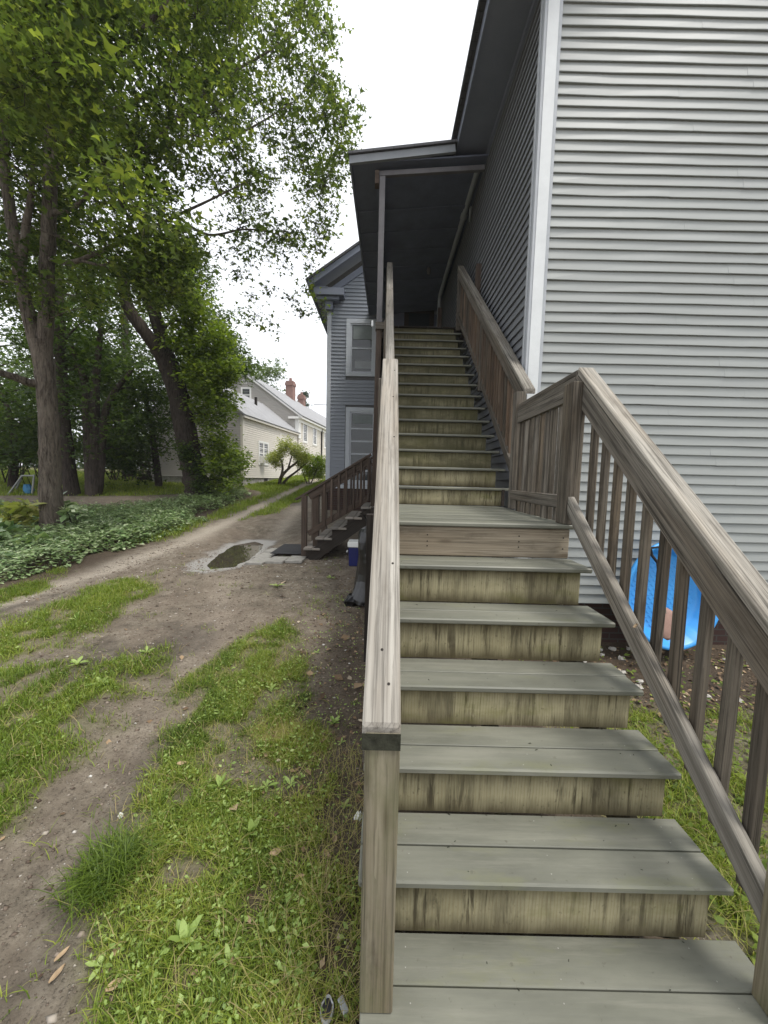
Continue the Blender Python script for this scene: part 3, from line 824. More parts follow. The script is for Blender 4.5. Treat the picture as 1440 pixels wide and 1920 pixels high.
def window(x0, x1, z0, z1, y, parent, fr, nsash=(0.5,), fw=0.11, curtain=None, sash=0.045, name='window', sill=True, mull=()):
    """double hung window in a wall facing -Y; frame parts sit proud of the siding"""
    parts = [bxv((x0, y - 0.045, z0), (x0 + fw, y + 0.03, z1)), bxv((x1 - fw, y - 0.045, z0), (x1, y + 0.03, z1)),
             bxv((x0 + fw, y - 0.043, z1 - fw), (x1 - fw, y + 0.03, z1)), bxv((x0 + fw, y - 0.043, z0), (x1 - fw, y + 0.03, z0 + fw * 0.8))]
    ix0, ix1, iz0, iz1 = x0 + fw, x1 - fw, z0 + fw * 0.8, z1 - fw
    for (a, b) in ((ix0, ix0 + sash), (ix1 - sash, ix1)):
        parts.append(bxv((a, y - 0.02, iz0), (b, y + 0.03, iz1)))
    zz = [iz0] + [iz0 + (iz1 - iz0) * q for q in nsash] + [iz1]
    for q in zz:
        parts.append(bxv((ix0 + sash, y - 0.022, q - sash * (0.5 if q not in (iz0, iz1) else 1)), (ix1 - sash, y + 0.03, q + sash * (0.5 if q not in (iz0, iz1) else 1))))
    for q in mull:
        xm = ix0 + (ix1 - ix0) * q
        parts.append(bxv((xm - 0.03, y - 0.028, iz0), (xm + 0.03, y + 0.03, iz1)))
    V, F = join(parts)
    w = wobj(name, V, [tuple(int(t) for t in f) for f in F], fr, parent)
    for k in range(len(zz) - 1):
        v, f = bxv((ix0 + 0.01, y + 0.0 + 0.006 * (k % 2), zz[k]), (ix1 - 0.01, y + 0.012 + 0.006 * (k % 2), zz[k + 1]))
        wobj('pane', v, [tuple(q) for q in f], M['glass'], w)
    return w
w = window(-1.2, -0.3, 4.68, 6.28, GY, house, M['wingtrim'], (0.5,), 0.12)
wallpanel('window_shade', (-1.0, GY - 0.009, 5.72), (-0.45, GY - 0.003, 6.1), M['curtain'], w)
wallpanel('window_shade', (-0.95, GY - 0.009, 4.9), (-0.45, GY - 0.003, 5.12), M['conduit'], w)
w = window(-1.18, -0.22, 1.53, 3.79, GY, house, M['wingtrim'], (0.16, 0.40, 0.58, 0.76), 0.12, name='door')
wallpanel('door_shade', (-0.98, GY - 0.009, 3.33), (-0.4, GY - 0.003, 3.58), M['curtain'], w)

# ------------------------------------------------------------------ covered porch in the inner corner
porch = thing('porch', (0.4, 8.5, 1.4), 'shaded wooden porch with a glare-tinted blue-grey shed roof over its upper deck', 'porch')
PY = 6.12
pc = [(-0.56, PY, 6.78), (1.44, PY, 7.02), (1.44, 11.46, 7.02), (-0.46, 11.46, 6.78)]
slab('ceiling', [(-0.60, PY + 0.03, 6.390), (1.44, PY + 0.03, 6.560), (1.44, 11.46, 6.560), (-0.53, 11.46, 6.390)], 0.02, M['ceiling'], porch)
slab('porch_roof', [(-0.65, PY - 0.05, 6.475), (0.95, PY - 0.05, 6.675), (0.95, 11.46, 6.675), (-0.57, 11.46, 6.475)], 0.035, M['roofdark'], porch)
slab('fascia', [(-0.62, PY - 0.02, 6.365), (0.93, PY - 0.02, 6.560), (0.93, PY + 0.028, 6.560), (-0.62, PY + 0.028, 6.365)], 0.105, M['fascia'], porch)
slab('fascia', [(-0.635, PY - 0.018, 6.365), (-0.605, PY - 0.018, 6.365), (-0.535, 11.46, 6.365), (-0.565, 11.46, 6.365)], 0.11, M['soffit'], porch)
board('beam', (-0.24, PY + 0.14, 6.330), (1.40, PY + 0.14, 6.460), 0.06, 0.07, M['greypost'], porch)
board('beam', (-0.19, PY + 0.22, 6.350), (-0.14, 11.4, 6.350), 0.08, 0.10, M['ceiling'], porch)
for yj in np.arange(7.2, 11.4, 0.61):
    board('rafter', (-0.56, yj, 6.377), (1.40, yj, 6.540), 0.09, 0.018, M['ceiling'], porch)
PX, PP = -0.145, 6.4
board('post', (PX, PP, 4.2), (PX + 0.004, PP - 0.14, 6.29), 0.088, 0.088, M['greypost'], porch, up=(0, 1, 0))
board('post', (PX - 0.035, PP, 0.55), (PX, PP, 4.195), 0.088, 0.088, M['brown'], porch, up=(0, 1, 0))
box('post_bracket', (PX - 0.11, PP - 0.2, 6.17), (PX - 0.045, PP - 0.08, 6.36), M['brown'], porch)
board('beam', (PX - 0.06, PP - 0.01, 4.16), (0.02, PP - 0.01, 4.16), 0.12, 0.11, M['rail'], porch)
box('hook', (PX - 0.125, PP - 0.03, 4.16), (PX - 0.095, PP + 0.0, 4.25), M['trim'], porch)
# upper deck
DZ = 4.60
for i in range(12):
    xa = -0.22 + i * 0.138
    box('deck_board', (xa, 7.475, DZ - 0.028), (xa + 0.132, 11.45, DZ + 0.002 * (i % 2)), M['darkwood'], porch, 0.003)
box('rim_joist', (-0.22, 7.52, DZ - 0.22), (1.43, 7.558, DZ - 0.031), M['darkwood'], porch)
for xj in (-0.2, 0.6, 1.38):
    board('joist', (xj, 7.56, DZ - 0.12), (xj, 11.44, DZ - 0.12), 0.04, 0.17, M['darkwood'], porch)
# door in the dark at the back of the upper deck, downpipe and small lamp
wallpanel('back_wall', (-0.1, GY - 0.045, DZ), (1.4, GY - 0.02, 6.45), M['ceiling'], porch)
dr = wallpanel('door', (0.45, GY - 0.075, DZ + 0.02), (1.3, GY - 0.047, DZ + 2.0), M['darkwood'], porch)
wallpanel('door_pane', (0.58, GY - 0.083, DZ + 1.1), (1.17, GY - 0.077, DZ + 1.85), M['glass'], dr)
V, F = tube([(0.88, 9.1, 6.50), (0.88, 9.11, 6.44), (0.885, 9.12, 6.36)], [0.03, 0.05, 0.035], 10)
fobj('lamp_shade', V, F, M['greypost'], porch)
pth, prad = smooth_path([(1.33, 6.4, 6.56), (1.325, 7.6, 6.54), (1.31, 10.3, 6.47)], [0.045] * 3, 4)
V, F = tube(pth, prad, 10); fobj('gutter_pipe', V, F, M['conduit'], porch, smooth=True)
V, F = join([tube([(1.327, 7.35, 6.545), (1.327, 7.5, 6.54)], [0.062, 0.062], 12), tube([(1.37, 7.05, 6.42), (1.41, 7.3, 6.36)], [0.03, 0.02], 6)])
fobj('pipe_coupling', V, F, M['conduit'], porch)
pth, prad = smooth_path([(1.31, 10.3, 6.47), (1.31, 10.4, 6.4), (1.31, 10.45, 6.0), (1.31, 10.45, 4.62)], [0.045] * 4, 4)
V, F = tube(pth, prad, 10); fobj('gutter_pipe', V, F, M['conduit'], porch, smooth=True)
board('post', (1.2, 9.4, 4.62), (1.2, 9.4, 5.75), 0.09, 0.09, M['brown'], porch, up=(0, 1, 0))
# lower deck reached by the side steps
LZ = 1.455
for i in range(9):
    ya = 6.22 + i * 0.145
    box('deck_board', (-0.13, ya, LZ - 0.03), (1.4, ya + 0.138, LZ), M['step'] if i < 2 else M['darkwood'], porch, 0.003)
box('rim_joist', (-0.12, 6.24, LZ - 0.2), (-0.085, 7.5, LZ - 0.032), M['darkwood'], porch)
box('rim_joist', (-0.08, 6.24, LZ - 0.2), (1.38, 6.275, LZ - 0.032), M['darkwood'], porch)
for yq in (6.33, 7.45):
    board('post', (-0.04, yq, 0.3), (-0.04, yq, LZ - 0.21), 0.09, 0.09, M['darkwood'], porch, up=(0, 1, 0))
box('skirt_panel', (-0.02, 6.9, 0.3), (1.38, 6.93, LZ - 0.21), M['darkwood'], porch)

# ------------------------------------------------------------------ main staircase
RISE, RUN = 0.2097, 0.2474
DZT = {1: 0.004, 3: -0.013, 4: -0.003, 5: 0.008, 6: 0.018}
def step_y(n): return 1.159 + (n - 1) * RUN + (1.3658 if n >= 7 else 0)
def step_z(n): return 0.418 + (n - 1) * RISE + (-0.002 if n >= 7 else 0) + DZT.get(n, 0)
stair = thing('staircase', (0.6, 1.0, 0.0), 'long weathered wooden staircase with grey treads and plywood risers up to the porch', 'staircase')
XL = -0.055
def tread_boards(n, xr, y0, y1, zt, count):
    w = (y1 - y0 - 0.005 * (count - 1)) / count
    for i in range(count):
        a = y0 + i * (w + 0.005)
        dz = -0.0012 * (i % 2)
        nose = (i == 0)
        o = box('tread_board', (XL if n else -0.034, a, zt - 0.027), (xr + float(rng.normal(0, 0.003)), a + w, zt + dz), M['tread'], stair, 0.006 if nose else 0.003)
tread_boards(0, 1.235, 0.625, 1.183, step_z(0), 4)
for n in range(1, 21):
    xr = 1.195 if n < 7 else 1.33
    y0 = step_y(n)
    if n == 6: tread_boards(n, 1.20, y0, step_y(7) + 0.022, step_z(n), 12)
    else: tread_boards(n, xr, y0, y0 + RUN + 0.022, step_z(n), 2)
for n in range(1, 22):
    z0, z1 = step_z(n - 1) + 0.0015, step_z(n) - 0.0285
    y = step_y(n) + 0.0255
    if n == 21: y, z1 = step_y(20) + RUN + 0.03, DZ - 0.03
    xr = 1.142 if n < 7 else 1.235
    if n == 6:
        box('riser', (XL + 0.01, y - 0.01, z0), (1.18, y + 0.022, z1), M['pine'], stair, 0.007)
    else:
        box('riser', (XL + 0.01, y, z0), (xr + float(rng.normal(0, 0.004)), y + 0.015, z1), M['ply'] if n < 9 else M['plymoss_shade'], stair, 0.0015)
def vnail(x, y, z, parent, r=0.006, nrm=(0, 0, 1)):
    nv = Vector(nrm).normalized(); t = nv.orthogonal().normalized(); b = nv.cross(t)
    V = [Vector((x, y, z)) + nv * 0.0012 + r * (math.cos(a) * t + math.sin(a) * b) for a in np.arange(8) * math.pi / 4]
    V += [p - nv * 0.006 for p in V]
    wobj('nail', [tuple(p) for p in V], [tuple(range(8))] + [(i + 8, (i + 1) % 8 + 8, (i + 1) % 8, i) for i in range(8)], M['nail'], parent)
for (a, b, c_) in ((0.28, 2.41, 1.40), (0.28, 2.41, 1.36), (0.28, 2.41, 1.33), (0.86, 2.41, 1.405), (0.86, 2.41, 1.37), (0.86, 2.41, 1.335), (1.14, 2.41, 1.40), (1.14, 2.41, 1.33)):
    vnail(a, 2.396 + 0.0255 - 0.0105, c_, stair, 0.0045, (0, -1, 0))
# countersunk screws, pale with dried filler
V, F = [], []
for n in range(0, 7):
    for xs_ in (0.12, 0.60, 1.08):
        for dy in (0.03, 0.10, 0.165, 0.235):
            x, y = xs_ + float(rng.normal(0, 0.02)), step_y(n) + dy + float(rng.normal(0, 0.006)); z = step_z(n) + 0.0007; b0_ = len(V)
            V += [(x + 0.0021 * math.cos(q), y + 0.0021 * math.sin(q), z) for q in np.arange(6) * math.pi / 3]; F.append(tuple(range(b0_, b0_ + 6)))
tag(wobj('screw_heads', V, F, M['concrete'], stair), kind='stuff')
# stringers and the frame below
def slope_pt(n, x, drop): return (x, step_y(n) + 0.045, step_z(n) - drop)
for x in (0.0, 0.55, 1.06):
    board('stringer', (x, step_y(1) + 0.12, step_z(0) - 0.12), (x, step_y(6) + 0.12, step_z(5) - 0.12), 0.038, 0.2, M['post'], stair)
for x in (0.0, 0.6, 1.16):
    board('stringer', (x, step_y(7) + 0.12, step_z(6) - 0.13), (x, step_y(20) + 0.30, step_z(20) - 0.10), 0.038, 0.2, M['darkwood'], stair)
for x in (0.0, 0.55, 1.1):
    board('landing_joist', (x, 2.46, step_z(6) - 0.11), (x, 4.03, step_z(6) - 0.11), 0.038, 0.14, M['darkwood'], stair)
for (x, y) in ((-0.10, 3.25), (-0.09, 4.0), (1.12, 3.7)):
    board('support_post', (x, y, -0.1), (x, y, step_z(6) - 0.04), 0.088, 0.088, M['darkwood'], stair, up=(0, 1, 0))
board('support_post', (-0.08, 5.6, 0.1), (-0.08, 5.6, 2.75), 0.088, 0.088, M['darkwood'], stair, up=(0, 1, 0))
box('platform_joist', (-0.03, 0.66, -0.06), (1.22, 0.7, step_z(0) - 0.03), M['darkwood'], stair)
box('platform_joist', (-0.03, 1.1, -0.06), (1.22, 1.14, step_z(0) - 0.03), M['darkwood'], stair)
box('platform_joist', (-0.03, 0.705, -0.06), (0.01, 1.095, step_z(0) - 0.03), M['post'], stair)

SL = 0.854
def railing(cap_a, cap_b, cw, ct, mat, side, bal, bot, balmat, sidemat, posts, botw=(0.038, 0.088), offs=(0, 0, 0), side_t=0.038, side_h=0.14):
    """cap_a/b: ends of the cap's top centre line; side: x offset of the board under it; bal: list of (t along cap, dx); bot: (drop at a, drop at b, x offset)"""
    a = np.array(cap_a, float); b = np.array(cap_b, float)
    d = (b - a) / np.linalg.norm(b - a); nz = np.array([0, 0, 1.0]) - d * d[2]; nz /= np.linalg.norm(nz)
    cap = board('railing', a - nz * ct / 2, b - nz * ct / 2, cw, ct, mat, stair, c=0.006, plumb=True)
    sh = np.array([side, 0, 0])
    if side_h:
        off = -nz * (ct + side_h / 2 + 0.001)
        board('side_rail', a + sh + off + d * 0.02, b + sh + off - d * 0.02, side_t, side_h, sidemat, cap, plumb=True)
    if bot:
        ba = a + np.array([bot[2], 0, -bot[0]]); bb = b + np.array([bot[3] if len(bot) > 3 else bot[2], 0, -bot[1]])
        if len(bot) > 4:
            db = bb - ba; ba, bb = ba + db * bot[4], ba + db * bot[5]
        board('bottom_rail', ba, bb, botw[0], botw[1], mat if mat is not M['cap'] else M['rail'], cap, plumb=True)
    for (t, dx) in bal:
        p = a + (b - a) * t
        zt = p[2] - ct * 1.5 - side_h * 0.55; q = None
        zb = p[2] - ((bot[0] * (1 - t) + bot[1] * t) if bot else 0.9) - (0.16 if bot else 0.05)
        bm = balmat[int(rng.integers(len(balmat)))] if isinstance(balmat, list) else balmat
        board('baluster', (p[0] + dx, p[1], zb), (p[0] + dx + float(rng.normal(0, 0.003)), p[1] + float(rng.normal(0, 0.003)), zt), 0.036, 0.036, bm, cap, up=(0, 1, 0), c=0.003)
    for (x, y, z0, z1, w1, w2, pm) in posts:
        board('post', (x, y, z0), (x, y, z1), w1, w2, pm, cap, up=(0, 1, 0), c=0.004)
    return cap, a, b, nz

# left, lower
ca, cb_ = (0.008, 0.975, 1.072), (0.020, 2.715, 2.560)
cap, a, b, nz = railing(ca, cb_, 0.105, 0.042, M['cap'], -0.035, [(0.16 + 0.077 * k, -0.035) for k in range(11)], (0.80, 0.80, -0.03, -0.03, 0.075, 1.0), M['baluster'], M['rail'],
                        [(0.012, 1.022, step_z(0) + 0.001, 1.06, 0.096, 0.088, M['post']), (-0.01, 2.62, 1.5, 2.40, 0.088, 0.088, M['rail'])])
tag(cap, 'pale bleached cap rail with a mossy cut end')
# dark cut end of the cap (the cut is plumb)
e0 = np.array(ca) - np.array([0, 0, 0.004]); hcut = 0.042 * math.hypot(1, SL)
th_ = 0.0015
V = [(e0[0] + u * 0.0525, e0[1] - q, e0[2] - w_) for q in (0.0, th_) for (u, w_) in ((-1, 0), (1, 0), (1, hcut - 0.008), (-1, hcut - 0.008))]
V = [(v[0], v[1] - 0.0005, v[2]) for v in V]
wobj('end_grain', V, [(0, 1, 2, 3), (7, 6, 5, 4), (0, 4, 5, 1), (1, 5, 6, 2), (2, 6, 7, 3), (3, 7, 4, 0)], M['endgrain'], cap)
for (u, t) in ((0.018, 0.055), (-0.004, 0.10), (0.027, 0.245), (0.029, 0.60), (0.022, 0.78), (0.03, 0.93)):
    p = a + (b - a) * t
    vnail(p[0] + u, p[1], p[2], cap, 0.0045, nz)
# left, upper
cap, a, b, nz = railing((0.030, 3.72, 2.55), (0.002, 7.38, 5.665), 0.1, 0.04, M['cap'], -0.03, [(0.03 + 0.033 * k, -0.03) for k in range(29)], (0.86, 0.95, -0.02), M['baluster'], M['rail'],
                        [(-0.01, 3.86, 1.5, 2.55, 0.088, 0.088, M['rail']), (-0.012, 5.5, 2.9, 3.9, 0.088, 0.088, M['rail']), (-0.012, 7.3, 4.3, 5.52, 0.088, 0.088, M['rail'])])
# right, lower
ra, rb = (1.246, 1.0, 2.463 - 1.47 * SL), (1.246, 2.47, 2.463)
ys_b = [1.17 + 0.1245 * k for k in range(10)]
cap, a, b, nz = railing(ra, rb, 0.098, 0.04, M['capr'], -0.026, [((y - 1.0) / 1.47, -0.012) for y in ys_b], (0.765, 0.80, -0.056, -0.078, 0.033, 0.955), [M['baluster'], M['baluster'], M['baluster'], M['redwood']], M['rail'],
                        [(1.182, 2.475, step_z(6) + 0.001, 2.37, 0.086, 0.13, M['baluster']), (1.2, 1.0, step_z(0) + 0.001, 1.16, 0.088, 0.088, M['post'])], botw=(0.042, 0.088), side_h=0.125)
# right, level return along the landing
cap, a, b, nz = railing((1.243, 2.50, 2.462), (1.262, 3.635, 2.462), 0.09, 0.038, M['rail'], -0.03, [(0.115 + 0.104 * k, -0.012) for k in range(9)], (0.84, 0.84, -0.055), [M['baluster'], M['rail']], M['rail'], [], botw=(0.036, 0.09))
box('corner_block', (1.225, 3.99, 1.49), (1.25, 4.03, 1.66), M['darkwood'], stair)
# right, upper
ua, ub = (1.350, 3.70, 2.615), (1.283, 7.30, 5.60)
cap, a, b, nz = railing(ua, ub, 0.105, 0.04, M['capr'], -0.03, [(0.035 + 0.0302 * k, -0.01) for k in range(31)], None, [M['redwood'], M['redwood'], M['baluster']], M['rail'],
                        [(1.247, 3.69, step_z(6) + 0.002, 2.58, 0.088, 0.088, M['rail']), (1.325, 5.55, 3.0, 4.02, 0.075, 0.088, M['rail']), (1.275, 7.27, 4.45, 5.5, 0.088, 0.06, M['rail'])], side_h=0.12)
board('bottom_rail', (1.318, 3.76, 1.67), (1.315, 5.48, 3.12), 0.04, 0.088, M['rail'], cap)
board('bottom_rail', (1.315, 5.50, 3.20), (1.262, 7.28, 4.75), 0.04, 0.088, M['rail'], cap)
board('post', (1.395, 6.35, 4.2), (1.395, 6.35, 5.12), 0.08, 0.08, M['brown'], stair, up=(0, 1, 0))

# ------------------------------------------------------------------ side steps up to the lower porch
sst = thing('side_steps', (-0.7, 6.75, 0.4), 'short flight of brown steps with slatted handrail rising from the driveway to the porch', 'steps')
TS = [(-1.30, 0.58), (-1.105, 0.755), (-0.87, 0.93), (-0.62, 1.105), (-0.37, 1.28)]
for (x, zt) in TS:
    for i in range(2):
        box('tread_board', (x + i * 0.138, 6.2, zt - 0.035), (x + i * 0.138 + 0.132, 7.36, zt - 0.001 * i), M['step'], sst, 0.004)
for y in (6.26, 6.78, 7.30):
    board('stringer', (-1.22, y, 0.40), (-0.13, y, 1.205), 0.04, 0.2, M['darkwood'], sst)
    for (x, zt) in TS:
        box('step_support', (x + 0.03, y - 0.018, zt - 0.15), (x + 0.255, y + 0.018, zt - 0.037), M['darkwood'], sst)
for (y, full) in ((6.40, True), (7.30, False)):
    a = np.array([-1.47 if full else -1.40, y, 1.36 if full else 1.41]); b = np.array([-0.23, y, 2.135])
    cap = board('handrail', a, b, 0.09, 0.036, M['brown'], sst)
    sl = (b[2] - a[2]) / (b[0] - a[0])
    zc = lambda x: a[2] + (x - a[0]) * sl
    board('side_rail', (-1.25, y - 0.0, zc(-1.25) - 0.085), (-0.25, y - 0.0, zc(-0.25) - 0.085), 0.036, 0.12, M['brown'], cap)
    board('bottom_rail', (-1.26, y, zc(-1.26) - 0.70), (-0.22, y, zc(-0.22) - 0.70), 0.036, 0.09, M['brown'], cap)
    board('newel', (-1.325, y, 0.36), (-1.325, y, zc(-1.325) - 0.02), 0.088, 0.088, M['brown'], cap, up=(0, 1, 0))
    board('newel', (-1.135, y + 0.04, 0.57 if full else 0.62), (-1.135, y + 0.04, zc(-1.135) - 0.03), 0.1, 0.088, M['brown'], cap, up=(0, 1, 0))
    for k in range(7):
        x = -0.99 + 0.121 * k
        board('baluster', (x, y - 0.03, zc(x) - 0.74), (x, y - 0.03, zc(x) - 0.025), 0.036, 0.036, M['brown'], cap, up=(0, 1, 0))
# ------------------------------------------------------------------ cream house down the driveway
cream = thing('cream_house', (-6.63, 18.07, 1.2), 'cream clapboard house with a grey shingled ell and red brick chimneys down the driveway', 'house')
HA = math.radians(7.3)
HX = np.array([math.cos(HA), -math.sin(HA)])      # across, to the right
HY = np.array([math.sin(HA), math.cos(HA)])       # along the drive
HO = np.array([-6.63, 18.07])
def hp(u, v, z):                                   # u right of the corner, v back from it
    q = HO + HX * u + HY * v
    return (q[0], q[1], z)
HM = Matrix(((HX[0], HY[0], 0, HO[0]), (HX[1], HY[1], 0, HO[1]), (0, 0, 1, 0), (0, 0, 0, 1)))
def hobj(name, V, F, mat, parent=cream, stuff=False):
    W = np.array([hp(*p) for p in V])
    o = wobj(name, W, [tuple(int(t) for t in f) for f in F], mat, parent)
    if stuff: tag(o, kind='stuff')
    return o
def hbox(name, lo, hi, mat, parent=cream):
    v, f = bxv(lo, hi); return hobj(name, v, f, mat, parent)
def clapz(name, segs, mat):
    """segs: list of (p0(u,v), p1(u,v), z, zt, outward(u,v)) courses"""
    V, F = [], []
    for (p, q, z, zt, o, p2, q2) in segs:
        b = len(V)
        V += [(p[0] + o[0] * .03, p[1] + o[1] * .03, z), (q[0] + o[0] * .03, q[1] + o[1] * .03, z), (q2[0] + o[0] * .003, q2[1] + o[1] * .003, zt), (p2[0] + o[0] * .003, p2[1] + o[1] * .003, zt), (p[0], p[1], z), (q[0], q[1], z)]
        F += [(b, b + 1, b + 2, b + 3), (b + 4, b + 5, b + 1, b)]
    return hobj(name, V, F, mat, cream, True)
GB, SILL_Z, EV = 1.0, 1.62, 4.55
EC = 0.1016
segs = []; z = SILL_Z
while z < EV:
    segs.append(((0, 0), (0, 7.2), z, min(z + EC, EV), (1, 0), (0, 0), (0, 7.2))); z += EC
clapz('siding', segs, M['cream'])
segs = []; z = SILL_Z; RW = 2.35; RS = 0.745
def ellw(zz): return (-4.7 + max(0, (zz - EV)) / RS, -max(0, zz - EV) / RS)
while z < EV + RW * RS - 0.05:
    zt = z + EC; a = ellw(z); b = ellw(zt)
    if b[1] - b[0] < 0.05: break
    segs.append(((a[0], 0), (a[1], 0), z, zt, (0, -1), (b[0], 0), (b[1], 0))); z += EC
clapz('siding', segs, M['greyclap'])
hbox('corner_board', (-0.09, -0.03, SILL_Z), (0.03, 0.08, EV), M['cream'])
hbox('foundation', (-4.68, 0.03, GB - 0.4), (-0.03, 7.2, SILL_Z - 0.01), M['concrete'])
hbox('foundation_vent', (-0.029, 2.35, 1.3), (-0.015, 2.75, 1.58), M['nail'])
def hslab(name, quad, th, mat):
    q = [np.array(p, float) for p in quad]
    n = np.cross(q[1] - q[0], q[3] - q[0]); n /= np.linalg.norm(n)
    if n[2] < 0: n = -n
    return hobj(name, q + [p + n * th for p in q], [(3, 2, 1, 0), (4, 5, 6, 7), (0, 1, 5, 4), (1, 2, 6, 5), (2, 3, 7, 6), (3, 0, 4, 7)], mat)
hslab('roof', [(0.16, -0.12, EV - 0.08), (0.16, 7.3, EV - 0.08), (-RW, 7.3, EV + RW * RS + 0.03), (-RW, -0.12, EV + RW * RS + 0.03)], 0.06, M['roof'])
hslab('roof', [(-4.86, -0.12, EV - 0.08), (-4.86, 7.3, EV - 0.08), (-RW, 7.3, EV + RW * RS + 0.03), (-RW, -0.12, EV + RW * RS + 0.03)], 0.06, M['roof'])
hslab('rake_trim', [(0.12, -0.10, EV - 0.12), (0.12, -0.03, EV - 0.12), (-RW, -0.03, EV + RW * RS - 0.03), (-RW, -0.10, EV + RW * RS - 0.03)], 0.055, M['greyclap'])
hbox('eave_trim', (0.05, -0.1, EV - 0.17), (0.155, 7.2, EV - 0.06), M['cream'])
hbox('roof_vent', (-1.62, 4.55, 5.6), (-1.50, 4.67, 6.25), M['nail'])
def hwindow(v0, v1, z0, z1, u=0.0, fw=0.1, mull=True, rows=4, fr=None):
    fr = fr or M['white']
    P = [bxv((u - 0.02, v0, z0), (u + 0.05, v0 + fw, z1)), bxv((u - 0.02, v1 - fw, z0), (u + 0.05, v1, z1)), bxv((u - 0.02, v0 + fw, z1 - fw), (u + 0.048, v1 - fw, z1)), bxv((u - 0.02, v0 + fw, z0), (u + 0.06, v1 - fw, z0 + fw))]
    if mull:
        vm = (v0 + v1) / 2; P.append(bxv((u - 0.02, vm - 0.06, z0 + fw), (u + 0.046, vm + 0.06, z1 - fw)))
    for k in range(1, rows):
        zz = z0 + fw + (z1 - z0 - 2 * fw) * k / rows
        P.append(bxv((u - 0.02, v0 + fw, zz - 0.018), (u + 0.032, v1 - fw, zz + 0.018)))
    V, F = join(P); w = hobj('window', V, F, fr)
    hbox('pane', (u + 0.019, v0 + fw * .6, z0 + fw * .6), (u + 0.026, v1 - fw * .6, z1 - fw * .6), M['glass'], w)
    return w
hwindow(1.55, 2.75, 2.27, 3.49)
ac = hbox('air_conditioner', (0.03, 1.68, 2.36), (0.28, 2.12, 2.74), M['white'])
hbox('grille', (0.281, 1.72, 2.40), (0.29, 2.08, 2.70), M['greyclap'], ac)
hbox('wall_patch', (0.012, 4.25, 3.3), (0.03, 4.6, 4.2), M['cream'])
# two-storey block behind
MB, ME, MX = 7.22, 5.72, 0.06
segs = []; z = 1.6
while z < ME:
    segs.append(((MX, MB), (MX, MB + 24), z, z + 0.11, (1, 0), (MX, MB), (MX, MB + 24))); z += 0.11
clapz('siding', segs, M['cream'])
AP, MS = -3.55, 0.71
segs = []; z = 4.4
while z < ME + 3.6 * MS - 0.05:
    zt = z + 0.11
    w0 = (AP * 2 + MX + max(0, z - ME) / MS, MX - max(0, z - ME) / MS); w1 = (AP * 2 + MX + max(0, zt - ME) / MS, MX - max(0, zt - ME) / MS)
    if w1[1] - w1[0] < 0.05: break
    segs.append(((w0[0], MB), (w0[1], MB), z, zt, (0, -1), (w1[0], MB), (w1[1], MB))); z += 0.11
clapz('siding', segs, M['greyclap'])
hbox('wall', (AP * 2 + 0.1, MB + 0.02, 1.0), (MX - 0.02, MB + 24, 4.4), M['cream'])
pk = ME + (MX - AP) * MS
hslab('roof', [(MX + 0.3, MB - 0.2, ME - 0.17), (MX + 0.3, MB + 24, ME - 0.17), (AP, MB + 24, pk + 0.06), (AP, MB - 0.2, pk + 0.06)], 0.08, M['roof'])
hslab('roof', [(2 * AP - 0.3, MB - 0.2, ME - 0.17), (2 * AP - 0.3, MB + 24, ME - 0.17), (AP, MB + 24, pk + 0.06), (AP, MB - 0.2, pk + 0.06)], 0.08, M['roof'])
for sgn in (1, -1):
    e = MX + 0.27 if sgn > 0 else 2 * AP - 0.27
    hslab('rake_trim', [(e, MB - 0.19, ME - 0.26), (e, MB - 0.06, ME - 0.26), (AP, MB - 0.06, pk - 0.05), (AP, MB - 0.19, pk - 0.05)], 0.1, M['white'])
hbox('eave_trim', (MX + 0.02, MB - 0.1, ME - 0.5), (MX + 0.09, MB + 24, ME - 0.12), M['white'])
hbox('eave_trim', (MX + 0.1, MB - 0.15, ME - 0.28), (MX + 0.29, MB + 24, ME - 0.18), M['white'])
hbox('eave_return', (MX - 0.62, MB - 0.18, ME - 0.30), (MX + 0.095, MB - 0.02, ME - 0.16), M['white'])
hbox('corner_board', (MX - 0.2, MB - 0.04, 4.2), (MX + 0.045, MB + 0.35, ME - 0.31), M['white'])
for v in (8.0, 10.1, 13.0, 16.0, 19.6):
    hwindow(v, v + 0.95, 4.0, 5.4, MX, 0.13, False, 2)
hbox('downpipe', (MX + 0.03, 12.2, 1.6), (MX + 0.12, 12.3, ME - 0.3), M['nail'])
def gable_window(u0, u1, z0, z1):
    P = [bxv((u0, MB - 0.06, z0), (u0 + .1, MB + .02, z1)), bxv((u1 - .1, MB - 0.06, z0), (u1, MB + .02, z1)), bxv((u0 + .1, MB - .058, z1 - .1), (u1 - .1, MB + .02, z1)), bxv((u0 + .1, MB - .07, z0), (u1 - .1, MB + .02, z0 + .09)),
         bxv((u0 + .1, MB - .04, (z0 + z1) / 2 - .03), (u1 - .1, MB + .02, (z0 + z1) / 2 + .03))]
    V, F = join(P); w = hobj('window', V, F, M['white'])
    hbox('pane', (u0 + .08, MB - .028, z0 + .08), (u1 - .08, MB - .02, z1 - .08), M['glass'], w)
gable_window(-3.82, -3.12, 6.45, 7.42)
lv = hbox('louvre_vent', (-3.72, MB - 0.06, 7.62), (-3.42, MB - 0.019, 7.92), M['white'])
for k in range(5): hbox('slat', (-3.69, MB - 0.075, 7.65 + 0.05 * k), (-3.45, MB - 0.061, 7.68 + 0.05 * k), M['greyclap'], lv)
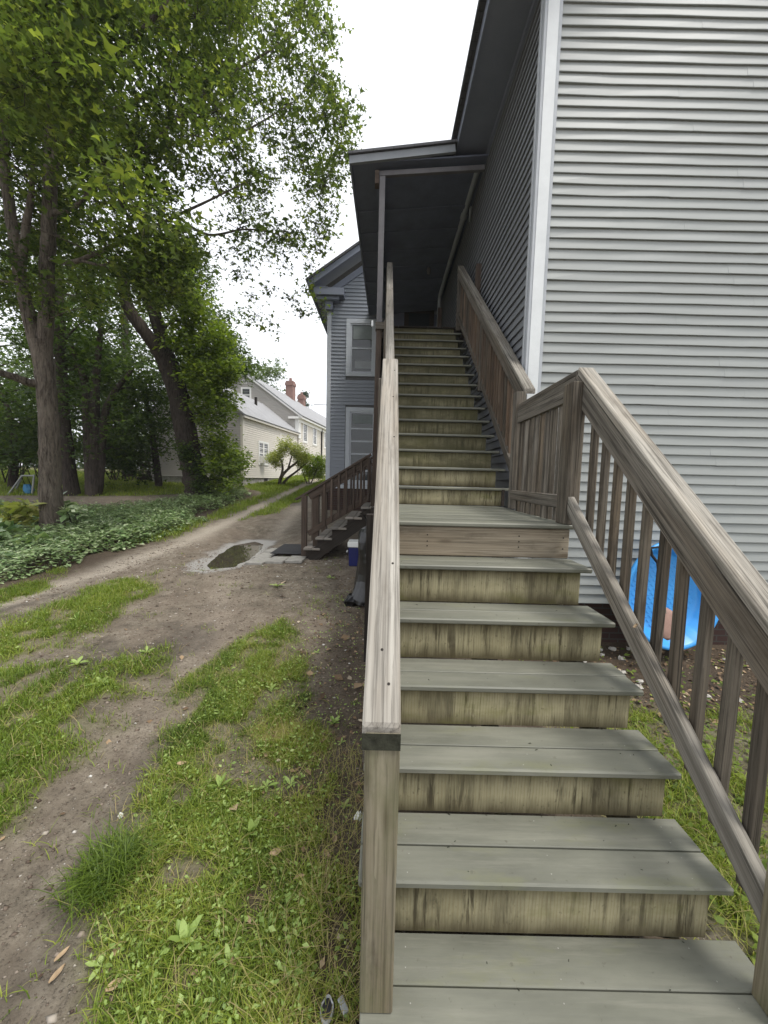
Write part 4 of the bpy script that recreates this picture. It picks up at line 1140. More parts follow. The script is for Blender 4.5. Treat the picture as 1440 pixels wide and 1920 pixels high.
def chimney(u, v, w, z0, z1):
    c = hbox('chimney', (u - w / 2, v - w / 2, z0), (u + w / 2, v + w / 2, z1 - 0.42), M['brick'])
    hbox('cap', (u - w / 2 - 0.05, v - w / 2 - 0.05, z1 - 0.42), (u + w / 2 + 0.05, v + w / 2 + 0.05, z1 - 0.2), M['brick'], c)
    hbox('cap', (u - w / 2, v - w / 2, z1 - 0.2), (u + w / 2, v + w / 2, z1 - 0.05), M['brick'], c)
    V, F = tube([hp(u, v, z1 - 0.05), hp(u, v, z1 + 0.22)], [0.13, 0.12], 8); fobj('flue', V, F, M['brick'], c)
chimney(-3.3, 14.6, 0.62, 7.6, 9.65)
chimney(-3.4, 17.6, 0.55, 7.6, 9.15)
# porch steps at the far corner of the ell, in the shade
bst = thing('back_steps', hp(-5.4, 0.6, 1.0), 'dark back steps with handrail at the shaded end of the cream house', 'steps')
for k in range(5):
    hbox('tread_board', (-6.3 + 0.28 * k, 0.2, 1.15 + 0.17 * k), (-6.0 + 0.28 * k, 1.2, 1.19 + 0.17 * k), M['step'], bst)
    hbox('step_support', (-6.25 + 0.28 * k, 0.25, 0.8), (-6.03 + 0.28 * k, 1.15, 1.148 + 0.17 * k), M['darkwood'], bst)
for yv in (0.22, 1.18):
    board('handrail', hp(-6.3, yv, 2.05), hp(-4.9, yv, 2.95), 0.06, 0.04, M['brown'], bst)
    for k in range(8):
        board('baluster', hp(-6.25 + 0.18 * k, yv, 1.1 + 0.11 * k), hp(-6.25 + 0.18 * k, yv, 2.06 + 0.117 * k), 0.035, 0.035, M['brown'], bst, up=(0, 1, 0))

# ------------------------------------------------------------------ things by the side steps
def gz(x, y): return float(ground_z(np.array([x]), np.array([y]))[0])
mat_o = board('door_mat', (-1.90, 6.86, gz(-1.75, 6.8) + 0.05), (-1.36, 6.86, gz(-1.6, 6.8) + 0.03), 0.92, 0.012, M['black'], c=0.004)
tag(mat_o, 'worn black rubber mat at the foot of the brown side steps', 'doormat')
SL_ = [((-1.99, 6.10), -0.12, 0.28, 'tilted grey paving slab nearest the puddle', ), ((-1.695, 6.14), -0.05, 0.28, 'middle grey paving slab in the row before the black mat'), ((-1.405, 6.19), -0.04, 0.27, 'grey paving slab touching the newel of the side steps'),
       ((-2.0, 6.53), -0.14, 0.28, 'grey paving slab between the puddle and the mat'), ((-1.98, 6.96), -0.08, 0.28, 'far grey paving slab beside the upper corner of the mat')]
for (p, rz, s_, lab) in SL_:
    o = bpy.data.objects.new('paving_slab', cbox(s_, 0.40, 0.045, 0.006, M['slab']))
    z = gz(p[0], p[1]) + 0.012
    link(o, Matrix.Translation((p[0], p[1], z)) @ Matrix.Rotation(rz, 4, 'Z') @ Matrix.Rotation(float(rng.normal(0, 0.02)), 4, 'X') @ Matrix.Rotation(float(rng.normal(0, 0.02)), 4, 'Y'))
    tag(o, lab, 'paving slab', 'paving slabs by the side steps')
cl = thing('cooler', (-0.41, 6.08, 0.33), 'navy blue cooler box with white lid under the side steps', 'cooler')
cz = gz(-0.41, 6.0)
def taper(name, x0, x1, y0, y1, z0, z1, k, mat, parent):
    v, f = bxv((x0, y0, z0), (x1, y1, z1)); c = np.array([(x0 + x1) / 2, (y0 + y1) / 2])
    v[:4, :2] = c + (v[:4, :2] - c) * k
    o = wobj(name, v, [tuple(q) for q in f], mat, parent)
    b = o.modifiers.new('bevel', 'BEVEL'); b.width = 0.012; b.segments = 2
    return o
taper('body', -0.535, -0.295, 5.90, 6.16, cz, cz + 0.30, 0.92, M['navy'], cl)
taper('lid', -0.548, -0.282, 5.885, 6.175, cz + 0.302, cz + 0.385, 1.0, M['lid'], cl)
hd = taper('handle', -0.575, -0.553, 5.98, 6.08, cz + 0.2, cz + 0.23, 1.0, M['lid'], cl)

def lumpy(name, rings, n, mat, seed, amp, parent=None):
    r = np.random.default_rng(seed); V = []; 
    for (cx, cy, cz_, ra, rb) in rings:
        for k in range(n):
            a = 2 * math.pi * k / n
            q = 1 + amp * (math.sin(3 * a + cz_ * 9) * 0.5 + r.normal(0, 0.6))
            V.append((cx + ra * q * math.cos(a), cy + rb * q * math.sin(a), cz_ + amp * 0.1 * r.normal()))
    F = []
    for i in range(len(rings) - 1):
        for k in range(n):
            F.append((i * n + k, i * n + (k + 1) % n, (i + 1) * n + (k + 1) % n, (i + 1) * n + k))
    F.append(tuple(range(n))[::-1]); F.append(tuple((len(rings) - 1) * n + k for k in range(n)))
    return wobj(name, V, F, mat, parent, smooth=False)
bz = gz(-0.18, 4.5)
bag = thing('rubbish_bag', (-0.15, 4.55, bz), 'tall shiny black rubbish bag standing beside the dark post under the landing', 'rubbish bag')
o = lumpy('body', [(-0.19, 4.5, bz + 0.0, 0.17, 0.2), (-0.20, 4.5, bz + 0.06, 0.19, 0.22), (-0.17, 4.53, bz + 0.2, 0.15, 0.2), (-0.16, 4.56, bz + 0.36, 0.15, 0.2), (-0.15, 4.57, bz + 0.5, 0.145, 0.2), (-0.15, 4.57, bz + 0.66, 0.155, 0.2), (-0.14, 4.57, bz + 0.82, 0.155, 0.2), (-0.14, 4.57, bz + 0.90, 0.13, 0.16), (-0.12, 4.57, bz + 0.94, 0.05, 0.05)], 26, M['blackbag'], 4, 0.14, bag)
b = o.modifiers.new('sub', 'SUBSURF'); b.levels = 1; b.render_levels = 1
o = lumpy('foot', [(-0.36, 4.42, bz - 0.01, 0.05, 0.06), (-0.36, 4.42, bz + 0.05, 0.09, 0.08), (-0.34, 4.44, bz + 0.11, 0.05, 0.06)], 12, M['blackbag'], 5, 0.1, bag)
for (dx, dy, dz) in ((-0.14, -0.06, 0.16), (-0.05, -0.12, 0.13), (0.07, -0.05, 0.12)):
    V = np.array([(-0.13 + dx * .2, 4.52, bz + 0.86), (-0.07 + dx * .2, 4.52, bz + 0.88), (-0.1 + dx, 4.55 + dy, bz + 0.9 + dz), (-0.09 + dx, 4.57 + dy, bz + 0.9 + dz)])
    wobj('tie', V, [(0, 1, 2), (0, 2, 3), (1, 3, 2)], M['blackbag'], bag)
cup = lumpy('paper_cup', [(0.02 - 0.07, 4.35, bz + 1.02, 0.028, 0.028), (-0.05, 4.35, bz + 1.10, 0.036, 0.036)], 12, M['lid'], 8, 0.0)
tag(cup, 'white paper cup lying on top of the black rubbish', 'cup')
cup.location.z -= 0.12

# wading pool stood on edge against the wall
pool = thing('wading_pool', (2.92, 3.9, 0.05), 'blue plastic wading pool stood on edge against the grey siding', 'wading pool')
PC = np.array([2.93, 3.93, 0.63])
tilt = math.radians(7); yawp = math.radians(6)
def pp(r, a, d):              # d: towards the viewer
    x = r * math.cos(a); z = r * math.sin(a)
    y = -d * math.cos(tilt) + z * math.sin(tilt) * 1.0; z2 = z * math.cos(tilt) + d * math.sin(tilt)
    xr = x * math.cos(yawp) - y * math.sin(yawp); yr = x * math.sin(yawp) + y * math.cos(yawp)
    return (PC[0] + xr * 0.97, PC[1] + yr, PC[2] + z2)
NP = 72
prof = [(0.0, 0.0), (0.30, 0.0), (0.395, 0.0), (0.41, 0.006), (0.425, 0.03), (0.50, 0.15), (0.515, 0.165), (0.535, 0.17), (0.548, 0.16), (0.55, 0.14), (0.53, 0.13), (0.50, 0.12), (0.44, -0.01), (0.40, -0.03), (0.0, -0.03)]
V, F = [], []
for (r, d) in prof:
    for k in range(NP):
        a = 2 * math.pi * k / NP
        rib = 0.012 if (k % 6 == 0 and 0.424 < r < 0.512 and d > 0) else 0
        V.append(pp(r - rib, a, d))
for i in range(len(prof) - 1):
    for k in range(NP):
        k2 = (k + 1) % NP
        F.append((i * NP + k, i * NP + k2, (i + 1) * NP + k2, (i + 1) * NP + k))
wobj('body', V, F, M['pool'], pool, smooth=True)
V, F = [], []
for i in range(-7, 8):                              # raised fish-scale arcs on the floor of the pool
    for j in range(-8, 9):
        cx = i * 0.056 + (0.028 if j % 2 else 0); cy = j * 0.046
        if math.hypot(cx, cy) > 0.375: continue
        b = len(V)
        for k in range(9):
            a = math.pi * (1.0 + k / 8)
            for (rr, dd) in ((0.0265, 0.0005), (0.023, 0.0045), (0.0185, 0.0005)):
                x, z = cx + rr * math.cos(a), cy + rr * math.sin(a)
                V.append(pp(math.hypot(x, z), math.atan2(z, x), dd + 0.0006))
        for k in range(8):
            F += [(b + 3 * k, b + 3 * k + 3, b + 3 * k + 4, b + 3 * k + 1), (b + 3 * k + 1, b + 3 * k + 4, b + 3 * k + 5, b + 3 * k + 2)]
tag(wobj('scale_relief', V, F, M['pool'], pool, smooth=True), kind='stuff')

# spade leaning in the pool
s0 = at(1233, 1050, Y=3.62); s1 = at(1246, 1150, Y=3.55); s2 = at(1262, 1205, Y=3.5)
spade = thing('spade', (float(s2[0]), float(s2[1]), 0.0), 'D-handled spade with a rusty blade leaning inside the blue wading pool', 'spade')
V, F = tube([s0, s1], [0.016, 0.017], 8); fobj('shaft', V, F, M['rail'], spade, smooth=True)
up_ = np.array(s0 - s1); up_ /= np.linalg.norm(up_)
hx = np.array([1.0, 0.15, 0]); hx -= up_ * (hx @ up_); hx /= np.linalg.norm(hx)
g = [s0 - up_ * .03, s0 + up_ * .05 - hx * .055, s0 + up_ * .12 - hx * .055, s0 + up_ * .12 + hx * .055, s0 + up_ * .05 + hx * .055, s0 - up_ * .03]
V, F = tube(g, [0.013] * 6, 8); fobj('grip', V, F, M['black'], spade)
dn = -up_; by = np.cross(dn, hx)
BL = []
for (t, w, c_) in ((-0.05, 0.03, 0.0), (0.0, 0.10, 0.012), (0.1, 0.105, 0.018), (0.17, 0.09, 0.014), (0.225, 0.05, 0.008), (0.25, 0.012, 0.0)):
    for u in (-1, -0.5, 0, 0.5, 1):
        BL.append(s1 + dn * t + hx * w * u + by * c_ * (1 - u * u))
F = []
for i in range(5):
    for k in range(4): F.append((i * 5 + k, i * 5 + k + 1, i * 5 + k + 6, i * 5 + k + 5))
o = wobj('blade', BL, F, M['spade'], spade, smooth=True)
o.modifiers.new('thick', 'SOLIDIFY').thickness = 0.004

# small finds in the grass by the bottom post
def px_ground(px, py):
    d = AF + AX * (px - 720) / 721.0 - AU * (py - 960) / 721.0
    t = 1.0
    for _ in range(60):
        q = d * t; h = CH + q[2] - gz(q[0], q[1]); t += h / (-d[2] + 0.08) * 0.8
    return d[0] * t, d[1] * t
def pebble(name, x, y, s, mat, seed, flat=0.6, rot=None, n=10):
    r = np.random.default_rng(seed)
    z = gz(x, y)
    rings = []
    for (t, q) in ((-0.9, 0.45), (-0.4, 0.9), (0.1, 1.0), (0.55, 0.8), (0.9, 0.35)):
        rings.append((x + r.normal(0, s * .06), y + r.normal(0, s * .06), z + s * flat * (0.35 + 0.5 * t), s * q * (0.5 + 0.1 * r.random()), s * q * (0.38 + 0.14 * r.random())))
    return lumpy(name, rings, n, mat, seed, 0.05)
gx0, gy0 = px_ground(226, 1532)
o = pebble('stone', gx0, gy0, 0.023, M['lid'], 3, 0.9); tag(o, 'small white egg-shaped stone at the edge of the bare soil beside the dark grass tuft', 'stone')
gx0, gy0 = px_ground(671, 1537)
o = lumpy('paper_scrap', [(gx0, gy0, gz(gx0, gy0) + 0.0, 0.014, 0.012), (gx0, gy0, gz(gx0, gy0) + 0.012, 0.02, 0.017), (gx0, gy0, gz(gx0, gy0) + 0.026, 0.012, 0.01)], 11, M['lid'], 6, 0.14)
tag(o, 'crumpled white scrap of paper beside the left stair post', 'litter')
gx0, gy0 = px_ground(613, 1905)
pl = thing('dark_plastic', (gx0, gy0, gz(gx0, gy0)), 'dark grey rounded plastic lid lying in the grass by the bottom stair post', 'plastic lid')
zz = gz(gx0, gy0) + 0.02
wob = [(gx0 + 0.0225 * math.cos(a) * (0.8 if math.sin(a) > 0.5 else 1), gy0 + 0.034 * math.sin(a), zz) for a in np.arange(20) * math.pi / 10]
V = wob + [(gx0 + (p[0] - gx0) * 0.92, gy0 + (p[1] - gy0) * 0.92, zz + 0.012) for p in wob] + [(gx0 + (p[0] - gx0) * 0.75, gy0 + (p[1] - gy0) * 0.75, zz + 0.007) for p in wob]
F = [(k, (k + 1) % 20, 20 + (k + 1) % 20, 20 + k) for k in range(20)] + [(20 + k, 20 + (k + 1) % 20, 40 + (k + 1) % 20, 40 + k) for k in range(20)] + [tuple(range(40, 60))]
wobj('rim', V, F, M['iron'], pl)
V = [(gx0 + (p[0] - gx0) * 0.74, gy0 + (p[1] - gy0) * 0.74, zz + 0.0085) for p in wob]
wobj('face', V, [tuple(range(20))], M['black'], pl)
gx1, gy1 = px_ground(643, 1897)
o = board('plastic_chip', (gx1 - 0.012, gy1 + 0.016, gz(gx1, gy1) + 0.03), (gx1 + 0.012, gy1 - 0.016, gz(gx1, gy1) + 0.018), 0.022, 0.008, M['trimgrey'], up=(0.3, 0, 1)); tag(o, 'small pale blue-grey plastic chip between the dark lid and the stair post', 'litter')

# swing frame far off under the trees
sx, sy = at(60, 935, Z=0.9)[:2]
def wpt(px, py, Y): return at(px, py, Y=Y)
sw = thing('swing_frame', wpt(55, 930, 13.2), 'pale tubular swing frame with blue seat under the trees at the far left', 'swing')
for (a, b_) in (((12, 932), (42, 891)), ((40, 892), (64, 892)), ((60, 930), (64, 890))):
    V, F = tube([wpt(*a, 13.2), wpt(*b_, 13.2)], [0.03, 0.03], 6); fobj('tube', V, F, M['swing'], sw)
for (a, b_) in (((24, 930), (42, 893)),):
    V, F = tube([wpt(*a, 14.6), wpt(*b_, 14.4)], [0.03, 0.03], 6); fobj('tube', V, F, M['swing'], sw)
q0, q1 = wpt(47, 908, 13.4), wpt(60, 925, 13.4)
o = lumpy('seat', [((q0[0] + q1[0]) / 2, 13.4, q1[2], 0.12, 0.12), ((q0[0] + q1[0]) / 2, 13.4, q1[2] + 0.15, 0.17, 0.14), ((q0[0] + q1[0]) / 2 - .05, 13.4, q0[2], 0.09, 0.1)], 12, M['bluefab'], 2, 0.1, sw)
for u in (-0.1, 0.1):
    V, F = tube([((q0[0] + q1[0]) / 2 + u, 13.4, q0[2] - 0.05), ((q0[0] + q1[0]) / 2 + u, 13.25, wpt(52, 892, 13.2)[2])], [0.01, 0.01], 5); fobj('rope', V, F, M['nail'], sw)

# overhead wire
p0, p1 = np.array([-6.6, 26.0, 7.2]), np.array([-3.9, 26.0, 7.0])
a_, b_ = at(588, 758, Y=27), at(640, 757, Y=30)
V, F = tube([a_ + (b_ - a_) * t + np.array([0, 0, -0.06 * math.sin(math.pi * t)]) for t in np.linspace(0, 1, 6)], [0.022] * 6, 5)
o = fobj('overhead_wire', V, F, M['nail']); tag(o, 'thin overhead wire running behind the gabled corner of the grey house', 'wire')

# ------------------------------------------------------------------ stones, leaves and twigs on the ground
spots = []
for k in range(40):
    for _ in range(50):
        x, y = rng.uniform(1.9, 4.6), rng.uniform(3.05, 4.02)
        if all(math.hypot(x - a, y - b) > 0.075 for a, b in spots): break
    spots.append((x, y))
first = []
for i, (x, y) in enumerate(spots):
    s_ = float(rng.uniform(0.035, 0.085))
    if i < 5: 
        o = pebble('stone', x, y, s_, M['stone'], 100 + i, 0.55); first.append(o)
    else:
        o = first[i % 5].copy(); COL.objects.link(o); o.location = (x, y, gz(x, y) + 0.012); o.rotation_euler = (0, 0, float(rng.uniform(0, 6.3))); sc_ = s_ / 0.06; o.scale = (sc_, sc_, sc_)
    tag(o, 'flat pale stone in the bed along the foot of the grey siding', 'stone', 'stones along the foot of the house wall')

def leaf_curl(name, x, y, L, W, rz, mat, lift=0.012, curl=0.35, parent=None):
    V = []; r = random.Random(x * 91 + y)
    n = 6
    for i in range(n + 1):
        t = i / n; w = W * math.sin(math.pi * min(1, 0.08 + t * 0.92)) ** 0.8 * 0.5
        for u in (-1, 0, 1):
            V.append((L * (t - 0.5), u * w, lift + curl * W * (u * u) * 0.7 + 0.1 * L * (t - 0.5) ** 2 * 4 * curl + r.uniform(-.001, .001)))
    F = []
    for i in range(n):
        for u in range(2): F.append((i * 3 + u, i * 3 + u + 1, i * 3 + u + 4, i * 3 + u + 3))
    me = new_mesh(name, V, F, mat)
    o = bpy.data.objects.new(name, me)
    return link(o, Matrix.Translation((x, y, gz(x, y) if parent is None else 0)) @ Matrix.Rotation(rz, 4, 'Z'), parent)
DL = [((117, 1795), 0.05, 0.018, 1.2, 'upper of two tan dry leaves lying end to end on the bare soil'), ((108, 1832), 0.055, 0.02, 1.35, 'lower of two tan dry leaves lying end to end on the bare soil'),
      ((341, 1442), 0.05, 0.03, 0.2, 'curled brown dry leaf on the grass beside the bare track'), ((517, 1612), 0.05, 0.035, 0.4, 'pale tan dry leaf among the weeds midway along the grass'),
      ((628, 1578), 0.05, 0.02, 1.6, 'brown dry leaf on the dark soil near the left stair post'), ((612, 1605), 0.045, 0.02, 2.2, 'reddish dry leaf on the dark soil below the brown one near the stair post'),
      ((466, 1738), 0.035, 0.014, 2.3, 'small pinkish dry leaf standing in the near grass'), ((215, 1855), 0.05, 0.03, 0.7, 'orange-brown dry leaf at the lower edge of the bare soil'), ((218, 1792), 0.04, 0.025, 2.6, 'small tan dry leaf on the soil right of the two end-to-end leaves')]
for (p, L, W, rz, lab) in DL:
    x, y = px_ground(*p)
    o = leaf_curl('dead_leaf', x, y, L, W, rz, M['deadleaf'], 0.03 if 'grass' in lab or 'weeds' in lab else 0.012)
    tag(o, lab, 'dead leaf', 'dead leaves on the ground')
# leaf caught on the right-hand bottom rail
q = at(1193, 1180, X=1.15)
o = leaf_curl('dead_leaf', 0, 0, 0.055, 0.025, 0.9, M['deadleaf'], 0.0); o.matrix_basis = Matrix.Translation((float(q[0]), float(q[1]), float(q[2]) + 0.012)) @ Matrix.Rotation(0.9, 4, 'Z') @ Matrix.Rotation(-0.7, 4, 'X')
tag(o, 'orange dry leaf caught on the lower rail of the right-hand stair railing', 'dead leaf', 'dead leaves on the ground')
# crumbs of debris on the treads
V, F = [], []
for k in range(110):
    n = int(rng.integers(0, 9)); x = float(rng.uniform(0.1, 1.12)); y = step_y(n) + float(rng.uniform(0.02, 0.24)) if n else float(rng.uniform(0.95, 1.17))
    if rng.random() < 0.35: y = step_y(n) + RUN + 0.015 if n else 1.172
    if n == 6: y = step_y(6) + float(rng.uniform(0, 1.4))
    s_ = float(rng.uniform(0.0008, 0.002)); a = float(rng.uniform(0, 3.14)); L = s_ * float(rng.uniform(1, 4)); b = len(V); z = step_z(n) + 0.0006
    c_, s2 = math.cos(a), math.sin(a)
    for (u, v_, h) in ((-1, -1, 0), (1, -1, 0), (1, 1, 0), (-1, 1, 0), (0, 0, 1)):
        V.append((x + u * L * c_ - v_ * s_ * s2, y + u * L * s2 + v_ * s_ * c_, z + h * s_ * 1.2))
    F += [(b, b + 1, b + 4), (b + 1, b + 2, b + 4), (b + 2, b + 3, b + 4), (b + 3, b, b + 4)]
o = wobj('leaf_debris', V, F, M['endgrain']); tag(o, 'crumbs of leaf debris scattered on the grey treads', 'debris', kind='stuff')
# ------------------------------------------------------------------ foliage helpers
LOBE_V = np.array([(0, 0, 0), (-0.52, 0.30, 0.06), (-0.17, 0.42, 0.0), (0, 1.0, -0.10), (0.17, 0.42, 0.0), (0.52, 0.30, 0.06)])
LOBE_F = np.array([(0, 2, 1), (0, 3, 2), (0, 4, 3), (0, 5, 4)])
OVAL_V = np.array([(0, 0, 0), (-0.30, 0.45, 0.05), (0, 1.0, -0.06), (0.30, 0.45, 0.05)])
OVAL_F = np.array([(0, 2, 1), (0, 3, 2)])
def frames(n, r, up=0.9, spread=0.55):
    nz = np.stack([r.normal(0, spread, n), r.normal(0, spread, n), np.full(n, up)], 1)
    nz /= np.linalg.norm(nz, axis=1)[:, None]
    a = r.uniform(0, 2 * np.pi, n)
    h = np.stack([np.cos(a), np.sin(a), r.normal(-0.35, 0.3, n)], 1)
    h -= nz * (h * nz).sum(1)[:, None]; h /= np.linalg.norm(h, axis=1)[:, None] + 1e-9
    s = np.cross(h, nz)
    return s, h, nz
def leaf_arrays(P, size, r, shape='lobe', up=0.9, spread=0.55, tint=None, sv=0.3):
    TV, TF = (LOBE_V, LOBE_F) if shape == 'lobe' else (OVAL_V, OVAL_F)
    n = len(P); s, h, nz = frames(n, r, up, spread)
    sz = size * np.exp(r.normal(0, sv, n))
    V = P[:, None, :] + sz[:, None, None] * (TV[None, :, 0, None] * s[:, None, :] + TV[None, :, 1, None] * h[:, None, :] + TV[None, :, 2, None] * nz[:, None, :])
    F = (TF[None] + (np.arange(n) * len(TV))[:, None, None]).reshape(-1, 3)
    t = np.clip(r.normal(0.45, 0.24, n), 0, 1) if tint is None else np.clip(tint, 0, 1)
    return V.reshape(-1, 3), F, np.repeat(t, len(TV))
def clump_points(c, rad, n, r, squash=0.75, per=9, tw=0.16):
    """leaf positions: twig ends spread through an uneven ball, a handful of leaves about each"""
    m = max(1, n // per)
    d = r.normal(0, 1, (m, 3)); d /= np.linalg.norm(d, axis=1)[:, None]
    q = rad * (r.random(m) ** 0.45)
    tips = np.array(c) + d * q[:, None] * np.array([1, 1, squash])
    k = r.integers(0, m, n)
    return tips[k] + r.normal(0, tw, (n, 3)) * np.array([1, 1, 0.6]), r.normal(0, 0.17, m)[k] + r.normal(0, 0.1), tips
def crown(name, clumps, size, mat, parent, seed, shape='lobe', tw=0.16, per=9, up=0.9, spread=0.55, twigs=0):
    r = np.random.default_rng(seed); Vs, Fs, Ts = [], [], []; o = 0; tws = []; rt = np.random.default_rng(seed + 1)
    for (c, rad, n) in clumps:
        P, tv, tips = clump_points(c, rad, n, r, per=per, tw=tw)
        for q in tips[:twigs]:
            cc = np.array(c); mid = cc + (q - cc) * 0.55 + rt.normal(0, 0.05, 3) + np.array([0, 0, 0.04])
            tws.append(tube([cc, mid, q + (q - cc) * 0.15], [0.006, 0.004, 0.002], 3))
        V, F, T = leaf_arrays(P, size, r, shape, up, spread, np.clip(r.normal(0.45, 0.22, n) + tv, 0, 1))
        Vs.append(V); Fs.append(F + o); Ts.append(T); o += len(V)
    if tws:
        V, F = join(tws); tag(fobj('twigs', V, F, M['barkdark'], parent), kind='stuff')
    return fobj(name, np.concatenate(Vs), np.concatenate(Fs), mat, parent, {'tint': np.concatenate(Ts)})
class Limbs:
    """trunk and limbs as tapered tubes; knows where it can grow a new branch from"""
    def __init__(s, seed): s.parts = []; s.sk = []; s.r = np.random.default_rng(seed)
    def limb(s, pts, rad, n=12, m=6, rough=0.05):
        P, R = smooth_path(pts, rad, m)
        s.parts.append(tube(P, R, n, int(s.r.integers(1e6)), rough)); s.sk += [(p, q) for p, q in zip(P, R)]
    def reach(s, target, r0=0.03, r1=0.006, sag=0.12, n=6, above=True):
        t = np.array(target, float); best = None; bd = 1e9
        for p, q in s.sk:
            if q < 0.0035: continue
            d = np.linalg.norm(p - t) + (2.2 * max(0, p[2] - t[2]) if above else 0) + (0.25 if q < 0.010 else 0)
            if d < bd: bd = d; best = (p, q)
        p, q = best; L = np.linalg.norm(t - p); r0 = min(r0, q * 0.75)
        mid1 = p + (t - p) * 0.35 + s.r.normal(0, 0.06 * L, 3) + np.array([0, 0, sag * L]); mid2 = p + (t - p) * 0.7 + s.r.normal(0, 0.05 * L, 3) + np.array([0, 0, sag * 0.8 * L])
        P, R = smooth_path([p, mid1, mid2, t], [r0, r0 * 0.7, r0 * 0.42, r1], 4)
        s.parts.append(tube(P, R, n, 1, 0.0)); s.sk += [(a, b) for a, b in zip(P, R)][2:]
    def build(s, name, mat, parent):
        V, F = join(s.parts); return fobj(name, V, F, mat, parent, smooth=True)

# ------------------------------------------------------------------ the big maple at the left of the driveway
tz = gz(-6.65, 7.66)
maple = thing('maple_tree', (-6.65, 7.66, tz), 'big maple with forked trunk leaning its leafy branches over the driveway', 'tree')
L1 = Limbs(21)
A = lambda x, y, Y: tuple(float(q) for q in at(x, y, Y=Y))
L1.limb([(-6.64, 7.66, tz - 0.25), (-6.65, 7.66, tz + 0.12), A(94, 900, 7.66), A(92, 800, 7.66), A(84, 700, 7.66), A(76, 640, 7.66)], [0.28, 0.21, 0.178, 0.165, 0.16, 0.178], 16, 8, 0.045)
L1.limb([A(80, 665, 7.66), A(87, 600, 7.68), A(88, 500, 7.7), A(93, 400, 7.65), A(95, 300, 7.6), A(99, 210, 7.5), A(104, 60, 7.3), A(120, -160, 7.0)], [0.125, 0.125, 0.118, 0.112, 0.102, 0.09, 0.07, 0.045], 14, 7, 0.05)
L1.limb([A(72, 660, 7.66), A(56, 600, 7.6), A(42, 540, 7.55), A(30, 470, 7.5), A(10, 330, 7.4), A(-5, 180, 7.3), A(-30, -60, 7.2)], [0.125, 0.115, 0.102, 0.092, 0.082, 0.07, 0.05], 14, 7, 0.05)
L1.limb([A(38, 520, 7.55), A(48, 430, 7.5), A(58, 370, 7.4), A(62, 300, 7.2)], [0.08, 0.065, 0.05, 0.03], 8)
L1.limb([A(72, 720, 7.66), A(50, 716, 7.5), A(20, 705, 7.3), A(-30, 690, 7.0)], [0.085, 0.075, 0.065, 0.05], 9)
L1.limb([A(93, 335, 7.6), A(110, 285, 7.4), A(150, 215, 7.1), A(205, 130, 6.8), A(250, 75, 6.6), A(320, 0, 6.4), A(400, -80, 6.2)], [0.075, 0.065, 0.055, 0.045, 0.036, 0.028, 0.015], 9)
L1.limb([A(93, 300, 7.6), A(118, 270, 7.9), A(135, 215, 8.2), A(170, 140, 8.4), A(230, 40, 8.6)], [0.08, 0.065, 0.055, 0.04, 0.02], 9)
L1.limb([A(90, 485, 7.68), A(120, 492, 7.5), A(150, 488, 7.4), A(190, 470, 7.5), A(260, 440, 7.8), A(330, 405, 8.1), A(400, 372, 8.4), A(460, 342, 8.6)], [0.05, 0.045, 0.04, 0.036, 0.033, 0.028, 0.02, 0.01], 8)
L1.limb([A(92, 400, 7.65), A(125, 395, 7.5), A(150, 380, 7.3), A(200, 330, 7.2), A(290, 260, 7.4), A(360, 200, 7.8), A(430, 130, 8.2)], [0.05, 0.042, 0.035, 0.03, 0.026, 0.02, 0.01], 8)
L1.limb([A(96, 260, 7.55), A(200, 215, 7.9), A(300, 170, 8.4), A(400, 150, 8.8), A(480, 110, 9.2), A(560, 60, 9.5)], [0.06, 0.05, 0.043, 0.034, 0.024, 0.012], 8)
L1.limb([A(300, 170, 8.4), A(340, 200, 8.6), A(410, 260, 8.9), A(470, 240, 9.2), A(560, 185, 9.6)], [0.04, 0.033, 0.027, 0.02, 0.01], 7)
L1.limb([A(330, 405, 8.1), A(390, 440, 8.6), A(460, 430, 9.0), A(520, 440, 9.3), A(575, 480, 9.5)], [0.028, 0.024, 0.019, 0.014, 0.007], 7)
cl1 = []
rr = np.random.default_rng(5)
def inpoly(poly, x, y): return poly_sd(poly, np.array([x]), np.array([y]))[0] < 0
PM = [(-150, -130), (470, -130), (455, 60), (470, 150), (450, 260), (420, 330), (400, 400), (360, 500), (290, 545), (215, 500), (140, 545), (60, 500), (-60, 580), (-150, 560)]
k = 0
while k < 215:
    x, y = rr.uniform(-150, 470), rr.uniform(-130, 590)
    if not inpoly(PM, x, y): continue
    Y = rr.uniform(4.6, 9.2) if x < 250 else rr.uniform(6.2, 9.6)
    if abs(x - 215) < 45 and 80 < y < 190 and rr.random() < .8: continue
    if y > 430 and Y < 6: continue
    if x < 190 and y > 170: Y = rr.uniform(7.9, 10.5) if rr.random() < 0.85 else Y
    cl1.append((A(x, y, Y), 0.62, 430 if x < 330 else 300)); k += 1
for _ in range(26):                            # the low overhanging fringe
    x = rr.uniform(-20, 330); y = 560 - 0.12 * abs(x - 150) + rr.uniform(-50, 25); cl1.append((A(x, y, rr.uniform(6.6, 8.5)), 0.42, 120))
SP = [(480, 20), (520, 70), (560, 30), (500, 130), (545, 120), (590, 75), (575, 10), (480, 190), (530, 190), (575, 170), (610, 150), (630, 200), (480, 270), (540, 250), (590, 240), (640, 250), (490, 330), (545, 320), (600, 320), (635, 300), (650, 215),
      (450, 390), (500, 375), (560, 350), (615, 340), (460, 450), (500, 440), (540, 440), (585, 420), (430, 60), (440, 140), (430, 220), (440, 300), (400, 330), (455, 20), (470, -40), (540, -40), (600, -60)]
for (x, y) in SP:
    for q in range(3):
        cl1.append((A(x + rr.uniform(-22, 22), y + rr.uniform(-22, 22), rr.uniform(8.2, 10.2)), 0.42, 105))
